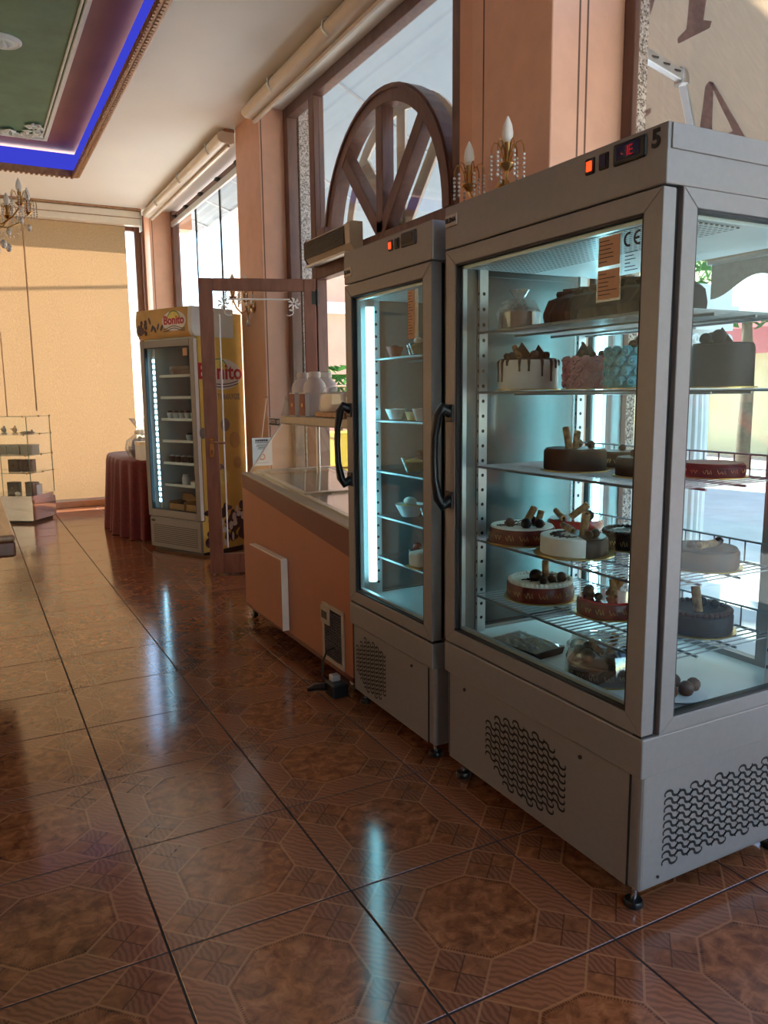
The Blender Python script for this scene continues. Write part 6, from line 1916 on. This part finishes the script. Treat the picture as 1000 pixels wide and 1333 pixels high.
# third shelf
cake('chocolate_cake', (1.60, 1.79, Z3), 'dark chocolate cake with two wafer rolls on the third shelf', 0.092, 0.058, 'cocoa', 'choc', 0.1, None, rolls=((-0.03, 0.0, 0.025, (0.2, 0.5, 1.0), 0.075, 0.0105), (-0.015, -0.02, 0.02, (-0.3, -0.5, 0.9), 0.065, 0.010)), truffles=((0.03, 0.02, 0.014), (0.02, -0.045, 0.013)))
cake('gold_banded_cake', (1.775, 1.775, Z3), 'small dark cake with a gold scroll band behind the third-shelf chocolate cake', 0.062, 0.042, 'choc', 'choc', 0.07, None, script=True, truffles=((0, 0, 0.012),))
cake('chocolate_tart', (1.63, 1.555, Z3), 'dark tart half hidden by the door post on the third shelf', 0.07, 0.045, 'cocoa', 'choc', 0.078, None, truffles=((-0.02, 0.01, 0.012),))
cake('iced_tart', (1.79, 1.455, Z3), 'low dark tart on the third shelf seen through the near side glass', 0.085, 0.03, 'choc', 'chocm', 0.095, None, script=True)
# fourth shelf
cake('caramel_tart', (1.548, 1.972, Z4), 'cream-topped tart with a dark red band at the left of the fourth shelf', 0.105, 0.046, 'redside', 'wcream', 0.112, None, rolls=((0.0, -0.035, 0.028, (0.25, -0.5, 1.0), 0.075, 0.011), (0.045, -0.03, 0.02, (0.2, -0.2, 1), 0.05, 0.010)), truffles=((-0.055, -0.01, 0.016), (-0.03, -0.06, 0.018), (0.01, -0.075, 0.016), (0.04, 0.0, 0.016)), mark=('choc', 16), script=True)
hw = cake('two_tone_cake', (1.563, 1.742, Z4), 'half white half chocolate cake on a gold board on the fourth shelf', 0.098, 0.046, 'choc', 'choc', 0.118, None, rolls=((0.02, -0.02, 0.03, (-0.2, -0.4, 1.0), 0.08, 0.012), (0.0, 0.03, 0.016, (0.3, 1.0, 0.1), 0.07, 0.010)), truffles=((0.03, -0.055, 0.014), (0.0, -0.06, 0.013)))
wh = MB()
n = 24
A0 = math.radians(68); A1 = A0 + PI
pol = [(0.0995 * math.cos(A0 + (A1 - A0) * k / n), 0.0995 * math.sin(A0 + (A1 - A0) * k / n)) for k in range(n + 1)]
wh.prism(pol, 0.0034, 0.0560, 'xy')
part('white_half', wh, M['wcream'], hw, local=True, smooth=40, bevel=0.003, label='white cream half')
mk = MB()
for k in range(7):
    a = A0 + 0.4 + k * 0.38
    mk.tube([(0.055 * math.cos(a) + 0.01 * q - 0.02, 0.055 * math.sin(a) + 0.006 * math.sin(q * 1.8), 0.0572) for q in range(5)], 0.003, 5)
part('chocolate_scroll', mk, M['choc'], hw, local=True, stuff=True)
cake('red_glazed_cake', (1.765, 1.965, Z4), 'shiny red glazed cake at the back of the fourth shelf', 0.092, 0.05, 'glaze', 'glaze', 0.1, None, rolls=((-0.02, -0.04, 0.03, (0.6, -0.6, 0.7), 0.07, 0.011), (-0.05, 0.02, 0.012, (0.4, 1.0, 0.2), 0.08, 0.010)), truffles=((0.0, -0.06, 0.02),))
cake('chocolate_tart', (1.775, 1.725, Z4), 'dark lattice tart at the right rear of the fourth shelf', 0.088, 0.04, 'cocoa', 'choc', 0.098, 'choc', mark=('wcream', 5), script=True)
cake('chocolate_cake', (1.745, 1.435, Z4), 'wide chocolate cake on the fourth shelf seen through the near side glass', 0.094, 0.046, 'chocm', 'cocoa', 0.104, None, rolls=((-0.01, -0.02, 0.008, (1, 0.1, 0), 0.07, 0.010),), truffles=((0.05, -0.01, 0.013), (-0.05, 0.0, 0.012)))
# fifth shelf
cake('cream_tart', (1.612, 1.952, Z5), 'white cream tart with a dark red printed band on the fifth shelf', 0.108, 0.048, 'redside', 'wcream', 0.118, 'wcream', rolls=((0.02, 0.0, 0.026, (0.05, 0.1, 1.0), 0.07, 0.0115),), truffles=((-0.02, 0.0, 0.022), (0.01, -0.045, 0.014), (0.045, -0.05, 0.018), (-0.03, -0.05, 0.013), (0.02, -0.03, 0.012)), mark=('choc', 9), script=True)
cake('berry_tart', (1.665, 1.700, Z5), 'tart with red glaze and chocolate wafers at the right of the fifth shelf', 0.092, 0.044, 'redside', 'glaze', 0.1, None, rolls=((0.01, -0.02, 0.032, (0.2, -0.6, 0.9), 0.075, 0.013), (-0.01, -0.03, 0.03, (0.5, 0.7, 0.7), 0.06, 0.010)), truffles=((-0.04, 0.045, 0.016), (-0.055, 0.02, 0.014), (-0.02, 0.06, 0.015), (-0.06, -0.02, 0.013)), script=True)
cake('chocolate_cake', (1.765, 1.460, Z5), 'chocolate cake with one upright wafer on the fifth shelf behind the near side glass', 0.095, 0.05, 'choc', 'cocoa', 0.105, 'chocm', rolls=((-0.02, -0.015, 0.03, (0.0, 0.2, 1.0), 0.075, 0.0125),), truffles=((0.03, 0.01, 0.016), (0.045, -0.02, 0.014)))
# floor of the cabinet
bk_ = cake('chocolate_cake', (1.535, 1.578, ZF), 'chocolate cake under a clear film dome on the floor of the large fridge', 0.098, 0.045, 'chocm', 'choc', 0.108, None, rolls=((0.01, -0.02, 0.035, (-0.1, -0.4, 1.0), 0.085, 0.0115), (0.0, 0.03, 0.02, (0.2, 1, 0.3), 0.06, 0.010)), truffles=((-0.05, 0.04, 0.02), (-0.06, 0.0, 0.021), (0.03, -0.055, 0.02), (0.05, -0.03, 0.02), (-0.02, -0.05, 0.018), (0.0, 0.06, 0.018)), script=True)
part('film_dome', MB().lathe([(0.106, 0.004), (0.105, 0.05), (0.095, 0.085), (0.06, 0.115), (0.01, 0.125)], (0, 0, 0), 28, wob=lambda a, z: 1 + 0.025 * math.sin(9 * a + 30 * z)), M['film'], bk_, local=True, smooth=15)
one('dome_lid', MB().lathe([(0.082, 0.0), (0.082, 0.008), (0.074, 0.012), (0.066, 0.035), (0.04, 0.046), (0.004, 0.048)], (0, 0, 0), 32), M['cello'], (1.69, 1.785, ZF + 0.0008), 'empty clear plastic dome lid on the floor of the large fridge', 'lid', smooth=30)
ty = root('cake_tray', (1.497, 1.872, ZF + 0.0008), 0.12, 'film covered dark oblong tray on the floor of the large fridge', 'tray')
part('tray', MB().prism([(-0.055, 0), (0.055, 0), (0.066, 0.022), (-0.066, 0.022)], -0.10, 0.10, 'xz'), M['choc'], ty, local=True, bevel=0.004)
tf = MB()
nx = 10
rg = random.Random(31)
vs_ = [(-0.066 + 0.132 * i / nx, -0.10 + 0.2 * j / nx, 0.0235 + rg.uniform(0, 0.010) * (0 < i < nx) * (0 < j < nx)) for i in range(nx + 1) for j in range(nx + 1)]
tf.add(vs_, [(i * 11 + j, (i + 1) * 11 + j, (i + 1) * 11 + j + 1, i * 11 + j + 1) for i in range(nx) for j in range(nx)])
part('film', tf, M['cello'], ty, local=True)
pl_ = root('truffle_plate', (1.60, 1.375, ZF + 0.0008), 0, 'white plate of chocolate truffles in the near corner of the fridge floor', 'plate')
part('plate', MB().lathe([(0.04, 0), (0.045, 0.003), (0.078, 0.010), (0.078, 0.013)], (0, 0, 0), 28), M['white_paper'], pl_, local=True, smooth=30)
for k, (x, y, rr) in enumerate(((-0.03, 0.02, 0.022), (0.02, 0.03, 0.02), (0.0, -0.03, 0.021), (0.045, -0.015, 0.019), (-0.045, -0.02, 0.019))):
    part('truffle', MB().ball((x, y, 0.008 + rr), rr, 10, 7, 1.0, 0.05), M['chocm'], pl_, local=True, smooth=50)

# ================================================================== DESSERTS IN THE NARROW FRIDGE
Y1, Y2, Y3, Y4, Y5 = [z + 0.0055 for z in SHZ2]
M['custard'] = icing('yellow_custard', (208, 168, 92), (230, 196, 124), rough=0.4)
def bowl(loc, label, r, h, fill, fm, bm='clear', name='dessert_bowl', topb=None):
    c_ = root(name, (loc[0], loc[1], loc[2] + 0.0008), 0, label, 'bowl' if name == 'dessert_bowl' else 'cup')
    part('bowl', MB().lathe([(r * 0.55, 0), (r * 0.6, 0.004), (r, h), (r * 0.96, h), (r * 0.57, 0.006), (0.002, 0.0055)], (0, 0, 0), 26), M[bm], c_, local=True, smooth=40)
    k = fill
    part('filling', MB().lathe([(r * 0.54, 0.0065), (r * (0.56 + 0.36 * k), h * k), (r * 0.4, h * k + 0.008), (0.004, h * k + 0.011)], (0, 0, 0), 26), M[fm], c_, local=True, smooth=40)
    if topb:
        part('topping', MB().ball((0, 0, h * k + 0.02), r * 0.45, 10, 7, 0.7, 0.08), M[topb], c_, local=True, smooth=50)
    return c_
bowl((1.53, 2.775, Y1), 'small dark red tub on the top shelf of the narrow fridge', 0.036, 0.042, 0.9, 'berryred', 'redbox', 'dessert_tub')
bowl((1.575, 2.70, Y1), 'clear tub of layered chocolate dessert on the narrow fridge\'s top shelf', 0.036, 0.045, 0.7, 'choc', 'clear', 'dessert_tub')
bowl((1.535, 2.60, Y1), 'caramel tub with whipped cream at the right of the narrow fridge\'s top shelf', 0.04, 0.045, 0.8, 'custard', 'clear', 'dessert_tub', 'wcream')
bowl((1.53, 2.775, Y2), 'pale blue-white bowl on the second shelf of the narrow fridge', 0.042, 0.042, 0.8, 'wcream', 'cupw')
for k, (x, y) in enumerate(((1.575, 2.665), (1.70, 2.76))):
    c_ = root('dessert_tub', (x, y, Y2 + 0.0008), 0, ('front', 'rear')[k] + ' low yellow pudding tub on the second shelf of the narrow fridge', 'cup')
    part('tub', MB().lathe([(0.045, 0), (0.055, 0.03), (0.058, 0.032)], (0, 0, 0), 24), M['custard'], c_, local=True, smooth=40)
    part('lid', MB().lathe([(0.059, 0.0325), (0.059, 0.036), (0.05, 0.04)], (0, 0, 0), 24), M['clear'], c_, local=True, smooth=40)
bowl((1.525, 2.565, Y2), 'white cup at the right end of the second shelf of the narrow fridge', 0.034, 0.046, 0.8, 'wcream', 'cupw')
bowl((1.64, 2.80 - 0.04, Y3), 'brown domed chocolate dessert bowl on the third shelf of the narrow fridge', 0.06, 0.045, 0.9, 'chocm', 'clear', 'dessert_bowl', 'choc')
bowl((1.54, 2.645, Y3), 'clear glass bowl of yellow trifle on the third shelf of the narrow fridge', 0.056, 0.06, 0.75, 'custard', 'clear')
bowl((1.565, 2.72, Y4), 'white bowl heaped with cream and dark berries on the fourth shelf', 0.062, 0.05, 0.8, 'custard', 'cupw', 'dessert_bowl', 'wcream')
bowl((1.575, 2.655 - 0.06, Y4), 'dark chocolate cup on the fourth shelf of the narrow fridge', 0.036, 0.05, 0.9, 'chocm', 'clear', 'dessert_tub')
bowl((1.565, 2.665, Y5), 'dark red berry dessert cup on the fifth shelf of the narrow fridge', 0.04, 0.045, 0.85, 'berryred', 'clear', 'dessert_tub', 'berryred')
cb2 = root('cream_slice', (1.525, 2.555, Y5 + 0.0008), 0.2, 'white cream cake slice at the front of the narrow fridge\'s fifth shelf', 'cake')
part('slice', MB().prism([(-0.05, -0.03), (0.05, -0.035), (0.045, 0.04), (-0.045, 0.035)], 0.002, 0.06, 'xy'), M['wcream'], cb2, local=True, bevel=0.01, seg=3, smooth=50)
part('board', MB().box(-0.058, 0.058, -0.045, 0.05, 0.0, 0.0018), M['goldboard'], cb2, local=True)
